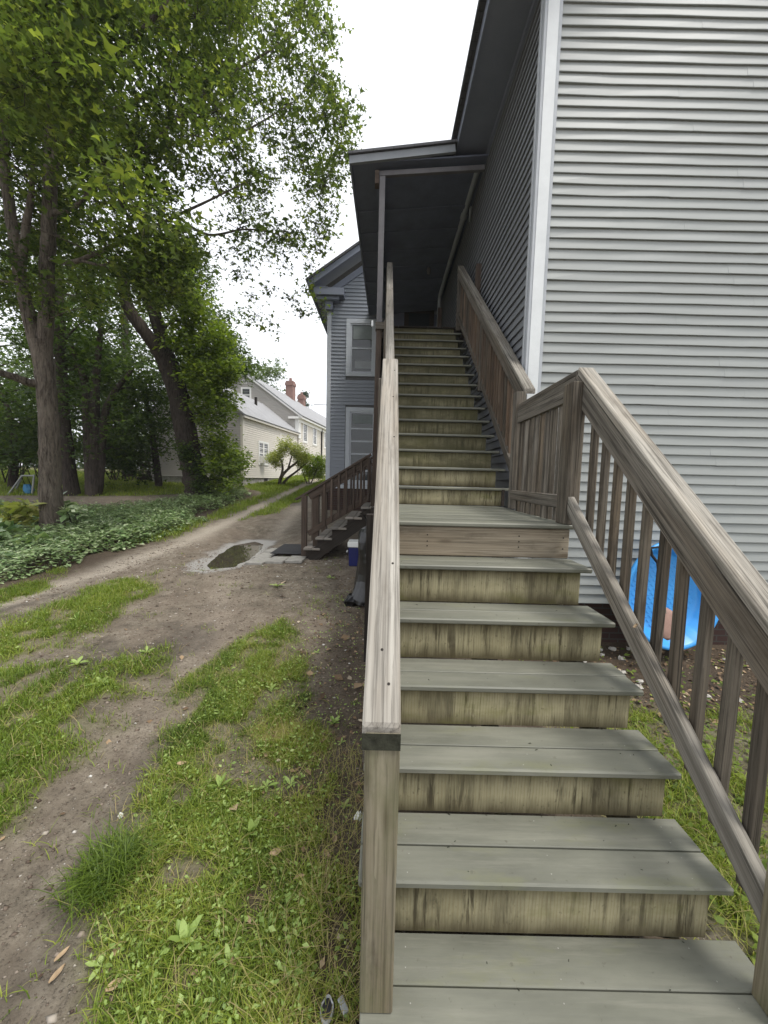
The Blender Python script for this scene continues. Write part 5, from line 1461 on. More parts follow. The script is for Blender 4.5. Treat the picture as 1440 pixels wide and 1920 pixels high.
DR = [(445, 520), (470, 560), (505, 490), (530, 500), (560, 460), (610, 430), (545, 560), (585, 540), (600, 580), (565, 590), (500, 545), (475, 600), (510, 610), (580, 500), (470, 500), (600, 470), (620, 400)]
for (x, y) in DR: cl1.append((A(x, y, rr.uniform(8.8, 10.0)), 0.26, 55))
for (c, rad, n) in cl1: L1.reach(c, 0.028 if rad > 0.5 else 0.014, 0.004, 0.05)
t1 = L1.build('trunk', M['bark'], maple)
crown('crown', cl1, 0.08, M['maple'], maple, 31, 'lobe', 0.13, twigs=9)

# ------------------------------------------------------------------ leaning old tree wrapped in vines
oz = gz(-6.45, 13.2)
old = thing('leaning_tree', (-6.45, 13.2, oz), 'thick dark leaning tree wrapped in bright green vines beside the cream house', 'tree')
L2 = Limbs(22)
L2.limb([A(372, 960, 13.2), A(372, 925, 13.2), A(362, 880, 13.25), A(350, 820, 13.3), A(338, 755, 13.3), A(322, 700, 13.3), A(310, 670, 13.3)], [0.54, 0.42, 0.36, 0.35, 0.335, 0.315, 0.30], 18, 7, 0.06)
L2.limb([A(314, 690, 13.3), A(292, 650, 13.2), A(268, 618, 13.0), A(248, 590, 12.9), A(236, 560, 12.8), A(228, 500, 12.6)], [0.26, 0.22, 0.2, 0.19, 0.17, 0.12], 12, 6, 0.06)
L2.limb([A(316, 690, 13.3), A(305, 640, 13.5), A(294, 600, 13.6), A(284, 570, 13.6), A(268, 535, 13.6), A(262, 470, 13.7), A(280, 380, 13.8)], [0.25, 0.22, 0.21, 0.2, 0.18, 0.14, 0.08], 12, 6, 0.06)
L2.limb([A(284, 570, 13.6), A(300, 530, 13.6), A(318, 500, 13.5), A(330, 470, 13.4)], [0.14, 0.12, 0.1, 0.06], 9)
cl2 = []
PV = [(318, 500), (360, 520), (395, 570), (425, 640), (445, 700), (430, 760), (415, 815), (455, 860), (448, 905), (405, 920), (395, 860), (380, 800), (362, 740), (338, 690), (318, 610)]
k = 0
while k < 130:
    x, y = rr.uniform(300, 465), rr.uniform(490, 930)
    if not inpoly(PV, x, y): continue
    cl2.append((A(x, y, rr.uniform(12.4, 14.4)), 0.42, 170)); k += 1
cl2h = []
k = 0
PU = [(180, 470), (360, 470), (420, 540), (440, 620), (470, 690), (440, 720), (380, 600), (330, 540), (240, 540)]
while k < 55:
    x, y = rr.uniform(150, 480), rr.uniform(450, 730)
    if not inpoly(PU, x, y): continue
    cl2h.append((A(x, y, rr.uniform(13.6, 16.5)), 0.6, 170)); k += 1
for (c, rad, n) in cl2[::3] + cl2h: L2.reach(c, 0.04, 0.006, 0.05)
L2.build('trunk', M['barkdark'], old)
crown('crown', cl2h, 0.11, M['farleaf'], old, 33, 'lobe', 0.18)
crown('vines', cl2, 0.115, M['vine'], old, 34, 'oval', 0.15)
iv = []
for _ in range(32):
    t = rr.random(); x = 340 + 40 * t + rr.uniform(-14, 14); y = 830 + 95 * t
    iv.append((A(x, y, 12.85 - 0.1 * rr.random()), 0.2, 55))
crown('ivy', iv, 0.085, M['darkleaf'], old, 35, 'oval', 0.1)
tag(old.children[-1], 'dark glossy leaves round the foot of the trunk')

# ------------------------------------------------------------------ trees standing in the shade behind
def back_tree(label, base, stems, clumps, size, mat, n, rad, seed, cat='tree', bk='barkdark'):
    z = gz(base[0], base[1])
    t = thing('shade_tree', (base[0], base[1], z), label, cat, 'trees in the shade behind the maple')
    L = Limbs(seed)
    for (pts, r_) in stems: L.limb(pts, r_, 9, 4, 0.06)
    cs = [(c, rad * rr.uniform(0.8, 1.2), n) for c in clumps]
    for (c, _, _) in cs: L.reach(c, 0.05, 0.01, 0.06)
    L.build('trunk', M[bk], t); crown('crown', cs, size, mat, t, seed + 50, 'lobe', 0.26)
    return t
def rand_clumps(x0, x1, y0, y1, Y0, Y1, n):
    return [A(rr.uniform(x0, x1), rr.uniform(y0, y1), rr.uniform(Y0, Y1)) for _ in range(n)]
back_tree('straight dark trunk just right of the big maple', (-10.9, 13.4), [([A(136, 940, 13.4), A(128, 880, 13.4), A(120, 800, 13.4), A(115, 700, 13.4), A(112, 600, 13.5), A(112, 500, 13.5)], [0.27, 0.22, 0.2, 0.18, 0.15, 0.1])],
          rand_clumps(40, 200, 480, 740, 12, 16, 40), 0.13, M['darkleaf'], 190, 0.75, 61)
back_tree('cluster of three slim dark trunks between the maple and the leaning tree', (-10.1, 13.55),
          [([A(172, 935, 13.5), A(168, 860, 13.5), A(164, 780, 13.5), A(160, 720, 13.5), A(135, 650, 13.4)], [0.2, 0.17, 0.15, 0.13, 0.07]),
           ([A(176, 938, 13.5), A(178, 850, 13.5), A(178, 760, 13.5), A(182, 690, 13.5), A(190, 600, 13.6)], [0.2, 0.16, 0.14, 0.12, 0.07]),
           ([A(182, 930, 13.6), A(190, 850, 13.6), A(196, 780, 13.6), A(212, 740, 13.6), A(250, 690, 13.7)], [0.16, 0.13, 0.12, 0.1, 0.05])],
          rand_clumps(110, 320, 600, 850, 13, 18, 58), 0.125, M['darkleaf'], 190, 0.75, 62)
back_tree('leafy tree shading the front of the cream house, left of the leaning trunk', (-9.6, 16.6), [([A(300, 930, 16.6), A(292, 860, 16.6), A(280, 780, 16.6), A(262, 700, 16.7)], [0.16, 0.13, 0.11, 0.06])],
          rand_clumps(205, 345, 690, 880, 14.8, 17.2, 52), 0.12, M['darkleaf'], 170, 0.7, 63)
back_tree('low spreading tree at the far left edge behind the maple', (-14.5, 15), [([A(20, 930, 15), A(28, 860, 15), A(20, 790, 15), A(0, 720, 15)], [0.16, 0.13, 0.1, 0.05])],
          rand_clumps(-80, 100, 730, 860, 13, 17.5, 55), 0.14, M['darkleaf'], 170, 0.75, 64)
back_tree('tall grey-green tree filling the gap above the cluster of trunks', (-14, 21), [([A(240, 925, 21), A(240, 800, 21), A(236, 650, 21), A(230, 520, 21)], [0.3, 0.25, 0.2, 0.1])],
          rand_clumps(90, 340, 500, 760, 19, 24, 52), 0.17, M['farleaf'], 170, 1.05, 65)
back_tree('broad tree at the left edge, half hidden by the maple', (-20, 19), [([A(-30, 925, 19), A(-20, 800, 19), A(-10, 650, 19)], [0.3, 0.25, 0.15])],
          rand_clumps(-140, 90, 480, 780, 17, 22, 46), 0.16, M['darkleaf'], 170, 1.0, 66)
def stand(name, label, cat, base, clumps, size, mat, n, rad, seed, stems, grp=None, shape='lobe'):
    z = gz(base[0], base[1]); t = thing(name, (base[0], base[1], z), label, cat, grp)
    L = Limbs(seed)
    for (pts, r_) in stems: L.limb(pts, r_, 9, 4, 0.05)
    cs = [(c, rad * rr.uniform(0.8, 1.2), n) for c in clumps]
    for (c, _, _) in cs: L.reach(c, stems[0][1][0] * 0.5, 0.01, 0.08)
    L.build('trunk', M['barkdark'], t); crown('crown', cs, size, mat, t, seed + 50, shape, 0.2 * rad)
    return t
G2 = 'trees behind the cream house'
stand('round_tree', 'hazy green tree rising behind the gable of the cream house', 'tree', (-17, 44), rand_clumps(425, 520, 690, 745, 42, 48, 24), 0.26, M['farleaf'], 170, 1.4, 81, [([A(470, 900, 44), A(470, 800, 44), A(472, 720, 44)], [0.5, 0.4, 0.15])], G2)
stand('round_tree', 'tall dense tree rising just left of the gable of the cream house', 'tree', (-15.5, 31), rand_clumps(360, 440, 640, 760, 28, 34, 32), 0.2, M['farleaf'], 190, 1.2, 82, [([A(390, 900, 31), A(392, 800, 31), A(395, 680, 31)], [0.4, 0.3, 0.12])], G2)
# conifer right of the chimneys
con = thing('conifer', (-9.6, 52, gz(-9.6, 52)), 'pointed dark conifer beyond the brick chimneys', 'tree', G2)
Lc = Limbs(83); cb = at(570, 880, Y=52); Lc.limb([(-10.9, 52, 2.5), (-10.9, 52, 7), (-10.95, 52, float(at(567, 738, Y=52)[2]))], [0.3, 0.2, 0.04], 8)
top = float(at(567, 735, Y=52)[2]); cs = []
for k in range(60):
    t = rr.random() ** 0.8; a = rr.uniform(0, 6.28); w = 0.25 + 3.0 * t; cs.append(((-10.9 + w * 0.8 * math.cos(a), 52 + w * 0.8 * math.sin(a), top - 9.5 * t), 0.35 + 0.6 * t, 110))
Lc.build('trunk', M['barkdark'], con); crown('crown', cs, 0.22, M['conifer'], con, 84, 'oval', 0.15, up=0.4, spread=0.8)
# yellow-green ornamental shrub on bent stems
orn = thing('ornamental_shrub', (-5.06, 18.5, gz(-5.06, 18.5)), 'yellow-green shrub on bent dark stems before the cream wall', 'shrub')
Lo = Limbs(91); b0 = (-5.06, 18.5, gz(-5.06, 18.5) - 0.05)
for pts, r_ in (([b0, A(527, 895, 18.5), A(540, 880, 18.4), A(562, 862, 18.3)], [0.1, 0.085, 0.06, 0.03]), ([A(526, 898, 18.5), A(530, 880, 18.6), A(528, 866, 18.7), A(520, 850, 18.7)], [0.07, 0.055, 0.04, 0.02]),
                ([(-5.0, 18.55, b0[2]), A(540, 896, 18.6), A(556, 884, 18.6), A(575, 868, 18.6)], [0.08, 0.06, 0.045, 0.02]), ([A(540, 880, 18.4), A(545, 862, 18.2), A(550, 845, 18.1)], [0.05, 0.035, 0.015])): Lo.limb(pts, r_, 8, 4, 0.05)
cs = []
for _ in range(64):
    a = rr.uniform(0, 3.14); q = rr.uniform(0.5, 1.0)
    cs.append((A(541 + 38 * q * math.cos(a), 868 - 40 * q * math.sin(a) + rr.uniform(-6, 8), rr.uniform(17.9, 19.2)), 0.24, 150))
for (c, _, _) in cs: Lo.reach(c, 0.02, 0.005, 0.06)
Lo.build('stem', M['bark'], orn); crown('crown', cs, 0.062, M['shrub'], orn, 92, 'oval', 0.1)
# bright lime bush
lb = thing('lime_bush', (-3.95, 20.2, gz(-3.95, 20.2)), 'bright lime-green bush right of the ornamental shrub at the bend of the drive', 'bush')
cs = [(A(rr.uniform(566, 612), 900 - 44 * rr.random() ** 0.8, rr.uniform(19.7, 21)), 0.26, 240) for _ in range(34)]
Lb = Limbs(93)
for u in (-0.3, 0, 0.3): Lb.limb([(-3.95 + u * .3, 20.2, gz(-3.95, 20.2)), (-3.95 + u, 20.2, gz(-3.95, 20.2) + 0.5), (-3.95 + u * 1.6, 20.3, gz(-3.95, 20.2) + 1.0)], [0.035, 0.025, 0.01], 6)
Lb.build('stem', M['bark'], lb); crown('crown', cs, 0.075, M['lime'], lb, 94, 'oval', 0.1)
# shrub filling the corner at the front of the cream ell
sh = thing('corner_shrub', (-6.9, 15.6, gz(-6.9, 15.6)), 'rounded green shrub between the leaning trunk and the corner of the cream house', 'shrub')
cs = [(A(rr.uniform(392, 448), rr.uniform(820, 925), rr.uniform(14.6, 16.6)), 0.34, 110) for _ in range(36)]
Ls = Limbs(95)
for u in (-0.4, 0, 0.4): Ls.limb([(-6.9 + u * .3, 15.6, gz(-6.9, 15.6)), (-6.9 + u, 15.6, gz(-6.9, 15.6) + 0.6), (-6.9 + u * 1.5, 15.6, gz(-6.9, 15.6) + 1.3)], [0.04, 0.03, 0.012], 6)
Ls.build('stem', M['bark'], sh); crown('crown', cs, 0.085, M['vine'], sh, 96, 'oval', 0.13)
# leafless-legged thicket under the trees (individual bushes)
labs = ['thin-stemmed dark bush behind the swing frame', 'thin-stemmed dark bush just left of the maple trunk', 'thin-stemmed dark bush between the trunk cluster and the back steps', 'thin-stemmed dark bush just left of the back steps', 'low dark bush at the left edge before the bright lawn']
for i, (px, Y) in enumerate([(30, 18), (75, 19.5), (215, 19), (238, 21), (2, 16.5)]):
    bx_, by_ = at(px, 900, Y=Y)[0], Y; bzz = gz(bx_, by_)
    t = thing('understory_bush', (bx_, by_, bzz), labs[i], 'bush', 'thin bushes under the trees')
    Lt = Limbs(100 + i)
    for _ in range(9):
        a = rr.uniform(-0.6, 0.6); q = rr.uniform(-0.7, 0.7); h = rr.uniform(1.3, 1.9)
        Lt.limb([(bx_ + q * .4, by_ + rr.uniform(-.3, .3), bzz - 0.05), (bx_ + q * 0.9 + a * 0.3, by_ + rr.uniform(-.3, .3), bzz + h * 0.55), (bx_ + q * 1.6 + a, by_ + rr.uniform(-.4, .4), bzz + h)], [0.028, 0.02, 0.01], 5, 4)
    cs = [((bx_ + rr.uniform(-1.4, 1.4), by_ + rr.uniform(-.6, .6), bzz + rr.uniform(1.0, 2.3)), 0.4, 95) for _ in range(16)]
    Lt.build('stem', M['barkdark'], t); crown('crown', cs, 0.1, M['darkleaf'], t, 120 + i, 'oval', 0.15)
# far-off wood that closes the view
r = np.random.default_rng(77); cs = []
for _ in range(520):
    x = r.uniform(-95, -13); y = 34 + 0.12 * (-x) + r.uniform(0, 10) + (14 if x > -22 else 0); z = 2.4 + 12 * r.random() ** 1.3
    cs.append(((x, y, z), 1.9, 110))
fw = crown('far_wood', cs, 0.42, M['farleaf'], None, 78, 'lobe', 0.5)
tag(fw, 'distant belt of trees closing the view behind the shady yard', 'wood', kind='stuff')

# ------------------------------------------------------------------ ground cover along the drive
r = np.random.default_rng(55)
n = 46000
x = r.uniform(-12.5, -4.1, n); y = r.uniform(4.4, 16.4, n)
sd = poly_sd(COVER, x, y) + 0.12 + 1.1 * (fbm(x * 1.3, y * 1.3) - 0.5)
keep = (sd < 0) & (np.hypot(x + 6.65, y - 7.66) > 0.28) & (r.random(n) < np.where(y > 10, 0.5, 0.85))
x, y = x[keep], y[keep]; sd = sd[keep]
z = ground_z(x, y) + (0.06 + 0.16 * r.random(len(x))) * sstep(0.0, -0.35, sd) + 0.03
Vs, Fs, Ts = [], [], []; o = 0
for k in range(5):
    a = r.uniform(0, 6.28, len(x)); h = np.stack([np.cos(a), np.sin(a), r.uniform(-0.45, 0.35, len(x))], 1)
    h /= np.linalg.norm(h, axis=1)[:, None]; s_ = np.cross(h, np.array([0, 0, 1.0])); s_ /= np.linalg.norm(s_, axis=1)[:, None]; nz_ = np.cross(s_, h)
    sz = 0.052 * np.exp(r.normal(0, 0.4, len(x)))
    P = np.stack([x, y, z], 1) + r.normal(0, 0.02, (len(x), 3))
    V = P[:, None, :] + sz[:, None, None] * (OVAL_V[None, :, 0, None] * 1.15 * s_[:, None] + OVAL_V[None, :, 1, None] * h[:, None] + OVAL_V[None, :, 2, None] * nz_[:, None])
    Vs.append(V.reshape(-1, 3)); Fs.append((OVAL_F[None] + (np.arange(len(x)) * 4)[:, None, None]).reshape(-1, 3) + o); o += len(x) * 4
    Ts.append(np.repeat(np.clip(r.normal(0.5, 0.25, len(x)), 0, 1), 4))
g = fobj('ground_cover', np.concatenate(Vs), np.concatenate(Fs), M['cover'], None, {'tint': np.concatenate(Ts)})
tag(g, 'low waxy-leaved ground cover between the maple and the driveway', 'ground cover', kind='stuff')

# ------------------------------------------------------------------ grass
def blades(x, y, h, w, tint, r, lean=0.5, name='grass', z0=-0.006):
    n = len(x); z = ground_z(x, y) + z0
    a = r.uniform(0, 2 * np.pi, n); b = a + r.normal(0, 0.5, n)
    d = np.stack([np.cos(a), np.sin(a), np.zeros(n)], 1); s_ = np.stack([-np.sin(b), np.cos(b), np.zeros(n)], 1)
    l = np.clip(np.abs(r.normal(lean, 0.35, n)), 0, 1.6); h = np.minimum(h, 2.2 * np.median(h)); base = np.stack([x, y, z], 1); up = np.array([0, 0, 1.0])
    V = np.empty((n, 7, 3))
    for i, (t, ww) in enumerate(((0, 1.0), (0.45, 0.9), (0.8, 0.55))):
        q = base + d * (h * l * t ** 1.8)[:, None] + up * (h * np.maximum(0.06 * t, t - 0.28 * l * t ** 2))[:, None]
        V[:, 2 * i] = q - s_ * (w * ww / 2)[:, None]; V[:, 2 * i + 1] = q + s_ * (w * ww / 2)[:, None]
    V[:, 6] = base + d * (h * l)[:, None] + up * (h * np.maximum(0.05, 1 - 0.34 * l))[:, None]
    T = np.array([(0, 1, 3), (0, 3, 2), (2, 3, 5), (2, 5, 4), (4, 5, 6)])
    F = (T[None] + (np.arange(n) * 7)[:, None, None]).reshape(-1, 3)
    return V.reshape(-1, 3), F, np.repeat(np.clip(tint, 0, 1), 7)
r = np.random.default_rng(9)
def sow(x0, x1, y0, y1, n, keys, soft=0.12, thr=0.385, base=0.0):
    x = r.uniform(x0, x1, n); y = r.uniform(y0, y1, n)
    e = 0.45 * (fbm(x * 3.1, y * 3.1, 5) - 0.5) + 0.05
    d = np.full(n, base)
    for k in keys: d = np.maximum(d, sstep(soft, -soft, poly_sd(TURF[k], x, y) + e))
    d *= 0.07 + 0.93 * sstep(thr, thr + 0.16, fbm(x * 6 + 3, y * 6 + 8, 3))
    k = r.random(n) < d
    return x[k], y[k]
sets = []
x, y = sow(-1.7, 0.0, 0.55, 4.3, 210000, 'c', 0.16)
pt = 0.44 + 0.55 * (fbm(x * 2.2 + 4, y * 2.2) - 0.5) * 2 + r.normal(0, 0.18, len(x)) + 0.22 * sstep(-0.55, -0.1, x)
hh = (0.030 + 0.03 * fbm(x * 3, y * 3)) * np.exp(r.normal(0, 0.35, len(x)))
sets.append(blades(x, y, hh, np.full(len(x), 0.0036), pt, r, 0.7))
x, y = sow(-4.7, -1.4, 1.1, 5.7, 190000, 'abeh', 0.2)
pt = 0.48 + 0.3 * (fbm(x * 2.2 + 4, y * 2.2) - 0.5) * 2 + r.normal(0, 0.14, len(x))
sets.append(blades(x, y, (0.032 + 0.035 * fbm(x * 3, y * 3)) * np.exp(r.normal(0, 0.35, len(x))), np.full(len(x), 0.0048), pt, r, 0.6))
x, y = sow(-6.6, -2.9, 6.8, 26, 90000, 'df', 0.2, 0.25)
sets.append(blades(x, y, 0.085 * np.exp(r.normal(0, 0.35, len(x))), 0.006 + 0.0006 * y, 0.55 + r.normal(0, 0.15, len(x)), r, 0.5))
x, y = sow(1.2, 6.0, 0.7, 3.1, 90000, 'g')
sets.append(blades(x, y, 0.055 * np.exp(r.normal(0, 0.4, len(x))), np.full(len(x), 0.0048), 0.62 + r.normal(0, 0.18, len(x)), r, 0.7))
# sparse sprigs on the bare soil
x = r.uniform(-3.6, 0.1, 2600); y = r.uniform(0.8, 6.5, 2600); k = r.random(2600) < 0.5 * sstep(0.55, 0.7, fbm(x * 4, y * 4))
cx, cy = x[k], y[k]; x = np.repeat(cx, 9) + r.normal(0, 0.025, 9 * len(cx)); y = np.repeat(cy, 9) + r.normal(0, 0.025, 9 * len(cx))
sets.append(blades(x, y, 0.04 * np.exp(r.normal(0, 0.4, len(x))), np.full(len(x), 0.004), 0.55 + r.normal(0, 0.2, len(x)), r, 0.9))
# dry straw by the stair posts
x = r.uniform(-0.5, 0.1, 1500); y = r.uniform(0.7, 2.2, 1500); k = r.random(1500) < sstep(-0.45, -0.2, x); x, y = x[k], y[k]
sets.append(blades(x, y, 0.10 * np.exp(r.normal(0, 0.4, len(x))), np.full(len(x), 0.0022), 0.97 + r.normal(0, 0.06, len(x)), r, 1.2))
x = r.uniform(1.2, 1.8, 1200); y = r.uniform(0.8, 2.8, 1200)
sets.append(blades(x, y, 0.08 * np.exp(r.normal(0, 0.4, len(x))), np.full(len(x), 0.0028), 0.9 + r.normal(0, 0.1, len(x)), r, 1.1))
# dead thatch lying flat among the green
x, y = sow(-1.6, 0.0, 0.55, 4.2, 11000, 'c', 0.22, 0.2); sets.append(blades(x, y, 0.055 * np.exp(r.normal(0, 0.4, len(x))), np.full(len(x), 0.003), 0.98 + r.normal(0, 0.05, len(x)), r, 1.15))
x, y = sow(-4.6, -1.5, 1.1, 5.6, 9000, 'abe', 0.25, 0.2); sets.append(blades(x, y, 0.06 * np.exp(r.normal(0, 0.4, len(x))), np.full(len(x), 0.004), 0.97 + r.normal(0, 0.06, len(x)), r, 1.15))
# far lawn
x = r.uniform(-24, -7, 60000); y = r.uniform(12.5, 24, 60000); k = poly_sd(TURF['i'], x, y) < 0; x, y = x[k], y[k]
sets.append(blades(x, y, 0.09 * np.exp(r.normal(0, 0.3, len(x))), np.full(len(x), 0.02), 0.6 + r.normal(0, 0.15, len(x)), r, 0.5))
V, F, T, o = [], [], [], 0
for (v, f, t) in sets: V.append(v); F.append(f + o); T.append(t); o += len(v)
g = fobj('grass', np.concatenate(V), np.concatenate(F), M['grass'], None, {'tint': np.concatenate(T)}, origin=(0, 0, 0))
tag(g, 'short yellow-green grass growing in patches between the bare tracks', 'grass', kind='stuff')
# the dark tall tuft
tx, ty = px_ground(205, 1640)
x = tx + r.normal(0, 0.06, 1500); y = ty + r.normal(0, 0.055, 1500)
v, f, t = blades(x, y, 0.095 * np.exp(r.normal(0, 0.3, 1500)), np.full(1500, 0.0042), np.clip(r.normal(0.2, 0.12, 1500), 0, 1), r, 0.9)
g = fobj('grass_tuft', v, f, M['grass'], None, {'tint': t}); tag(g, 'dark tall tuft of grass at the edge of the bare track', 'grass tuft')
# clover and other tiny leaves among the grass
def tiny(name, x, y, size, mat, label, hz=0.03, seed=4):
    rr_ = np.random.default_rng(seed); z = ground_z(x, y) + hz * rr_.random(len(x)) + 0.006
    V, F, T = leaf_arrays(np.stack([x, y, z], 1), size, rr_, 'oval', 1.0, 0.3)
    g = fobj(name, V, F, mat, None, {'tint': T}); return tag(g, label, 'weeds', kind='stuff')
x1, y1 = sow(-1.35, 0.0, 0.6, 4.0, 15000, 'c', thr=0.45); x2, y2 = sow(-3.6, -1.6, 1.1, 5.2, 9000, 'ab', thr=0.5)
x3 = r.uniform(-0.85, 0.1, 1300); y3 = r.uniform(1.0, 4.8, 1300)
tiny('clover', np.concatenate([x1, x2, x3]), np.concatenate([y1, y2, y3]), 0.017, M['weed'], 'tiny clover leaves scattered through the grass', 0.035)
x = r.uniform(1.3, 4.4, 5200); y = r.uniform(1.0, 3.9, 5200); k = r.random(5200) < 0.25 + 0.75 * sstep(3.3, 2.2, y)
tiny('leafy_weeds', x[k], y[k], 0.038, M['vine'], 'leafy weeds in the strip between the stairs and the grey siding', 0.08, 6)
# broad-leaved rosettes, every leaf a part
wl = {}
def weed(px, py, n, L, label, rise=0.5, mat='weed', seed=0):
    x, y = px_ground(px, py); z = gz(x, y); q = np.random.default_rng(seed + 500)
    t = thing('broad_leaved_weed', (x, y, z), label, 'weed', 'broad-leaved weeds in the grass')
    for i in range(n):
        key = (mat, i % 4)
        if key not in wl:
            V, F = [], []; cu = q.uniform(0.25, 0.6)
            for a in range(7):
                tt = a / 6; w = 0.30 * (math.sin(math.pi * min(1, max(0, tt - 0.12) / 0.88)) ** 0.7 if tt > 0.12 else 0.0) + 0.025
                for u in (-1, 0, 1): V.append((tt, u * w * 0.5, tt * 0.55 - cu * tt * tt + 0.05 * abs(u) - 0.02 * math.sin(a * 2.0) * abs(u)))
            for a in range(6):
                for u in range(2): F.append((a * 3 + u, a * 3 + u + 1, a * 3 + u + 4, a * 3 + u + 3))
            me = new_mesh('leaf', V, F, M[mat], True); at2 = me.attributes.new('tint', 'FLOAT', 'POINT'); at2.data.foreach_set('value', np.full(len(V), 0.35 + 0.18 * (i % 4), np.float32)); wl[key] = me
        o = bpy.data.objects.new('leaf', wl[key]); s_ = L * q.uniform(0.7, 1.15)
        Mx = Matrix.Translation((x, y, z + 0.004)) @ Matrix.Rotation(2 * math.pi * i / n + q.normal(0, 0.3), 4, 'Z') @ Matrix.Rotation(-rise * q.uniform(0.2, 1.2), 4, 'Y') @ Matrix.Scale(s_, 4)
        link(o, Mx, t)
W_ = [((412, 1482), 7, 0.085, 'upright light green dock plant beside the bare track', 1.0), ((500, 1478), 5, 0.06, 'low weed with pale oval leaves right of the upright dock', 0.3), ((545, 1475), 4, 0.055, 'pair-leaved pale weed near the soil strip, right of the low oval weed', 0.4),
      ((470, 1570), 5, 0.085, 'long-leaved weed with two tall pale blades midway along the grass', 1.1), ((412, 1575), 4, 0.055, 'small flat weed left of the tall pale blades', 0.3), ((345, 1775), 8, 0.085, 'bright lettuce-green weed with a tall leaf in the near grass', 0.9),
      ((415, 1715), 5, 0.045, 'small round-leaved weed above the lettuce-green one', 0.4), ((430, 1810), 5, 0.06, 'round-leaved weed right of the lettuce-green one', 0.6), ((545, 1830), 4, 0.055, 'pale round-leaved weed near the dry straw by the post', 0.4),
      ((500, 1745), 4, 0.05, 'little upright weed in the near right grass', 1.0), ((590, 1520), 5, 0.045, 'weed with drooping leaves on the dark soil strip', 0.4), ((645, 1515), 5, 0.04, 'pale clover-like weed against the left stair post', 0.5),
      ((625, 1358), 9, 0.06, 'grey-green rosette on the soil left of the cap rail end', 0.7), ((640, 1395), 4, 0.04, 'small pale weed on the soil just under the grey-green rosette', 0.5), ((510, 1295), 6, 0.06, 'broad pale weed on the upper grass strip', 0.4), ((455, 1290), 5, 0.055, 'weed with bent pale leaves left of the broad pale one', 0.6),
      ((190, 1285), 7, 0.09, 'spreading pale weed on the left grass patch', 0.3), ((145, 1248), 7, 0.09, 'weed of large pale leaves beside the white scrap on the left patch', 0.4), ((275, 1225), 6, 0.07, 'low weed on the bare soil between the two patches', 0.3), ((145, 1165), 5, 0.11, 'upright yellow-green weed on the middle strip', 1.0),
      ((190, 1815), 4, 0.055, 'small sprawling weed on the bare soil at lower left', 0.3), ((520, 1100), 6, 0.10, 'low weed on the packed soil before the paving slabs', 0.2), ((620, 1085), 6, 0.09, 'dark flat weed on the soil near the black bag', 0.2), ((595, 1225), 5, 0.05, 'flat weed on the gravelly soil beside the stairs', 0.3),
      ((1262, 1640), 5, 0.09, 'pale leaf cluster poking out right of the second riser', 0.5)]
for i, (p, n, L, lab, rs) in enumerate(W_): weed(p[0], p[1], n, L, lab, rs, 'weed', i)
# gravel and crumbs of soil
r = np.random.default_rng(12)
n = 16000; x = r.uniform(-4.2, 0.15, n); y = 0.8 + 6.6 * r.random(n) ** 1.2
k = np.ones(n, bool)
for key in 'abc': k &= (poly_sd(TURF[key], x, y) > -0.05) | (r.random(n) < 0.06)
k &= (poly_sd(PUD, x, y) > 0.05)
x, y = x[k], y[k]; n = len(x)
s_ = 0.0045 * np.exp(r.normal(0, 0.6, n)) * (0.7 + 0.12 * y) * np.where(r.random(n) < 0.06, 1.7, 1.0); s_ = np.minimum(s_, 0.016); z = ground_z(x, y)
OC = np.array([(1, 0, 0), (0, 1, 0), (-1, 0, 0), (0, -1, 0), (0, 0, 1), (0, 0, -1.0)]); OF = np.array([(0, 1, 4), (1, 2, 4), (2, 3, 4), (3, 0, 4), (1, 0, 5), (2, 1, 5), (3, 2, 5), (0, 3, 5)])
a = r.uniform(0, 6.28, n); ca, sa = np.cos(a)[:, None], np.sin(a)[:, None]
j = OC[None] * (1 + r.normal(0, 0.25, (n, 6, 1))); px_ = j[..., 0] * ca - j[..., 1] * sa; py_ = (j[..., 0] * sa + j[..., 1] * ca)
V = np.stack([x[:, None] + px_ * s_[:, None] * 1.3, y[:, None] + py_ * s_[:, None], z[:, None] + 0.0012 + j[..., 2] * s_[:, None] * 0.55], -1).reshape(-1, 3)
F = (OF[None] + (np.arange(n) * 6)[:, None, None]).reshape(-1, 3)
gm = NT('gravel_bits'); ga = gm.n('ShaderNodeAttribute', attribute_name='tint'); gmat = gm.bsdf(gm.ramp(ga.outputs['Fac'], [(0.0, (0.07, 0.05, 0.038)), (0.6, (0.20, 0.16, 0.125)), (0.9, (0.36, 0.32, 0.27)), (1.0, (0.55, 0.53, 0.49))]), 0.9, 0.15)
g = fobj('gravel', V, F, gmat, None, {'tint': np.repeat(np.clip(r.normal(0.45, 0.25, n), 0, 1), 6)}); tag(g, 'small stones and clods scattered over the bare soil', 'gravel', kind='stuff')

# brown leaf litter under the wall, by the stairs and along the edges of the drive
lm_ = NT('leaf_litter'); la = lm_.n('ShaderNodeAttribute', attribute_name='tint'); lmat = lm_.bsdf(lm_.ramp(la.outputs['Fac'], [(0.0, (0.06, 0.04, 0.028)), (0.5, (0.17, 0.115, 0.07)), (0.85, (0.32, 0.23, 0.14)), (1.0, (0.45, 0.38, 0.28))]), 0.85, 0.15)
r = np.random.default_rng(66)
x = np.concatenate([r.uniform(1.5, 5.0, 2600), r.uniform(-0.75, 0.1, 900), r.uniform(-4.2, 0.0, 420)])
y = np.concatenate([r.uniform(2.6, 4.05, 2600), r.uniform(0.9, 5.5, 900), r.uniform(1.0, 8.0, 420)])
z = ground_z(x, y) + 0.004 + 0.012 * r.random(len(x))
V, F, T = leaf_arrays(np.stack([x, y, z], 1), 0.027, r, 'oval', 1.0, 0.35, r.normal(0.45, 0.28, len(x)), 0.45)
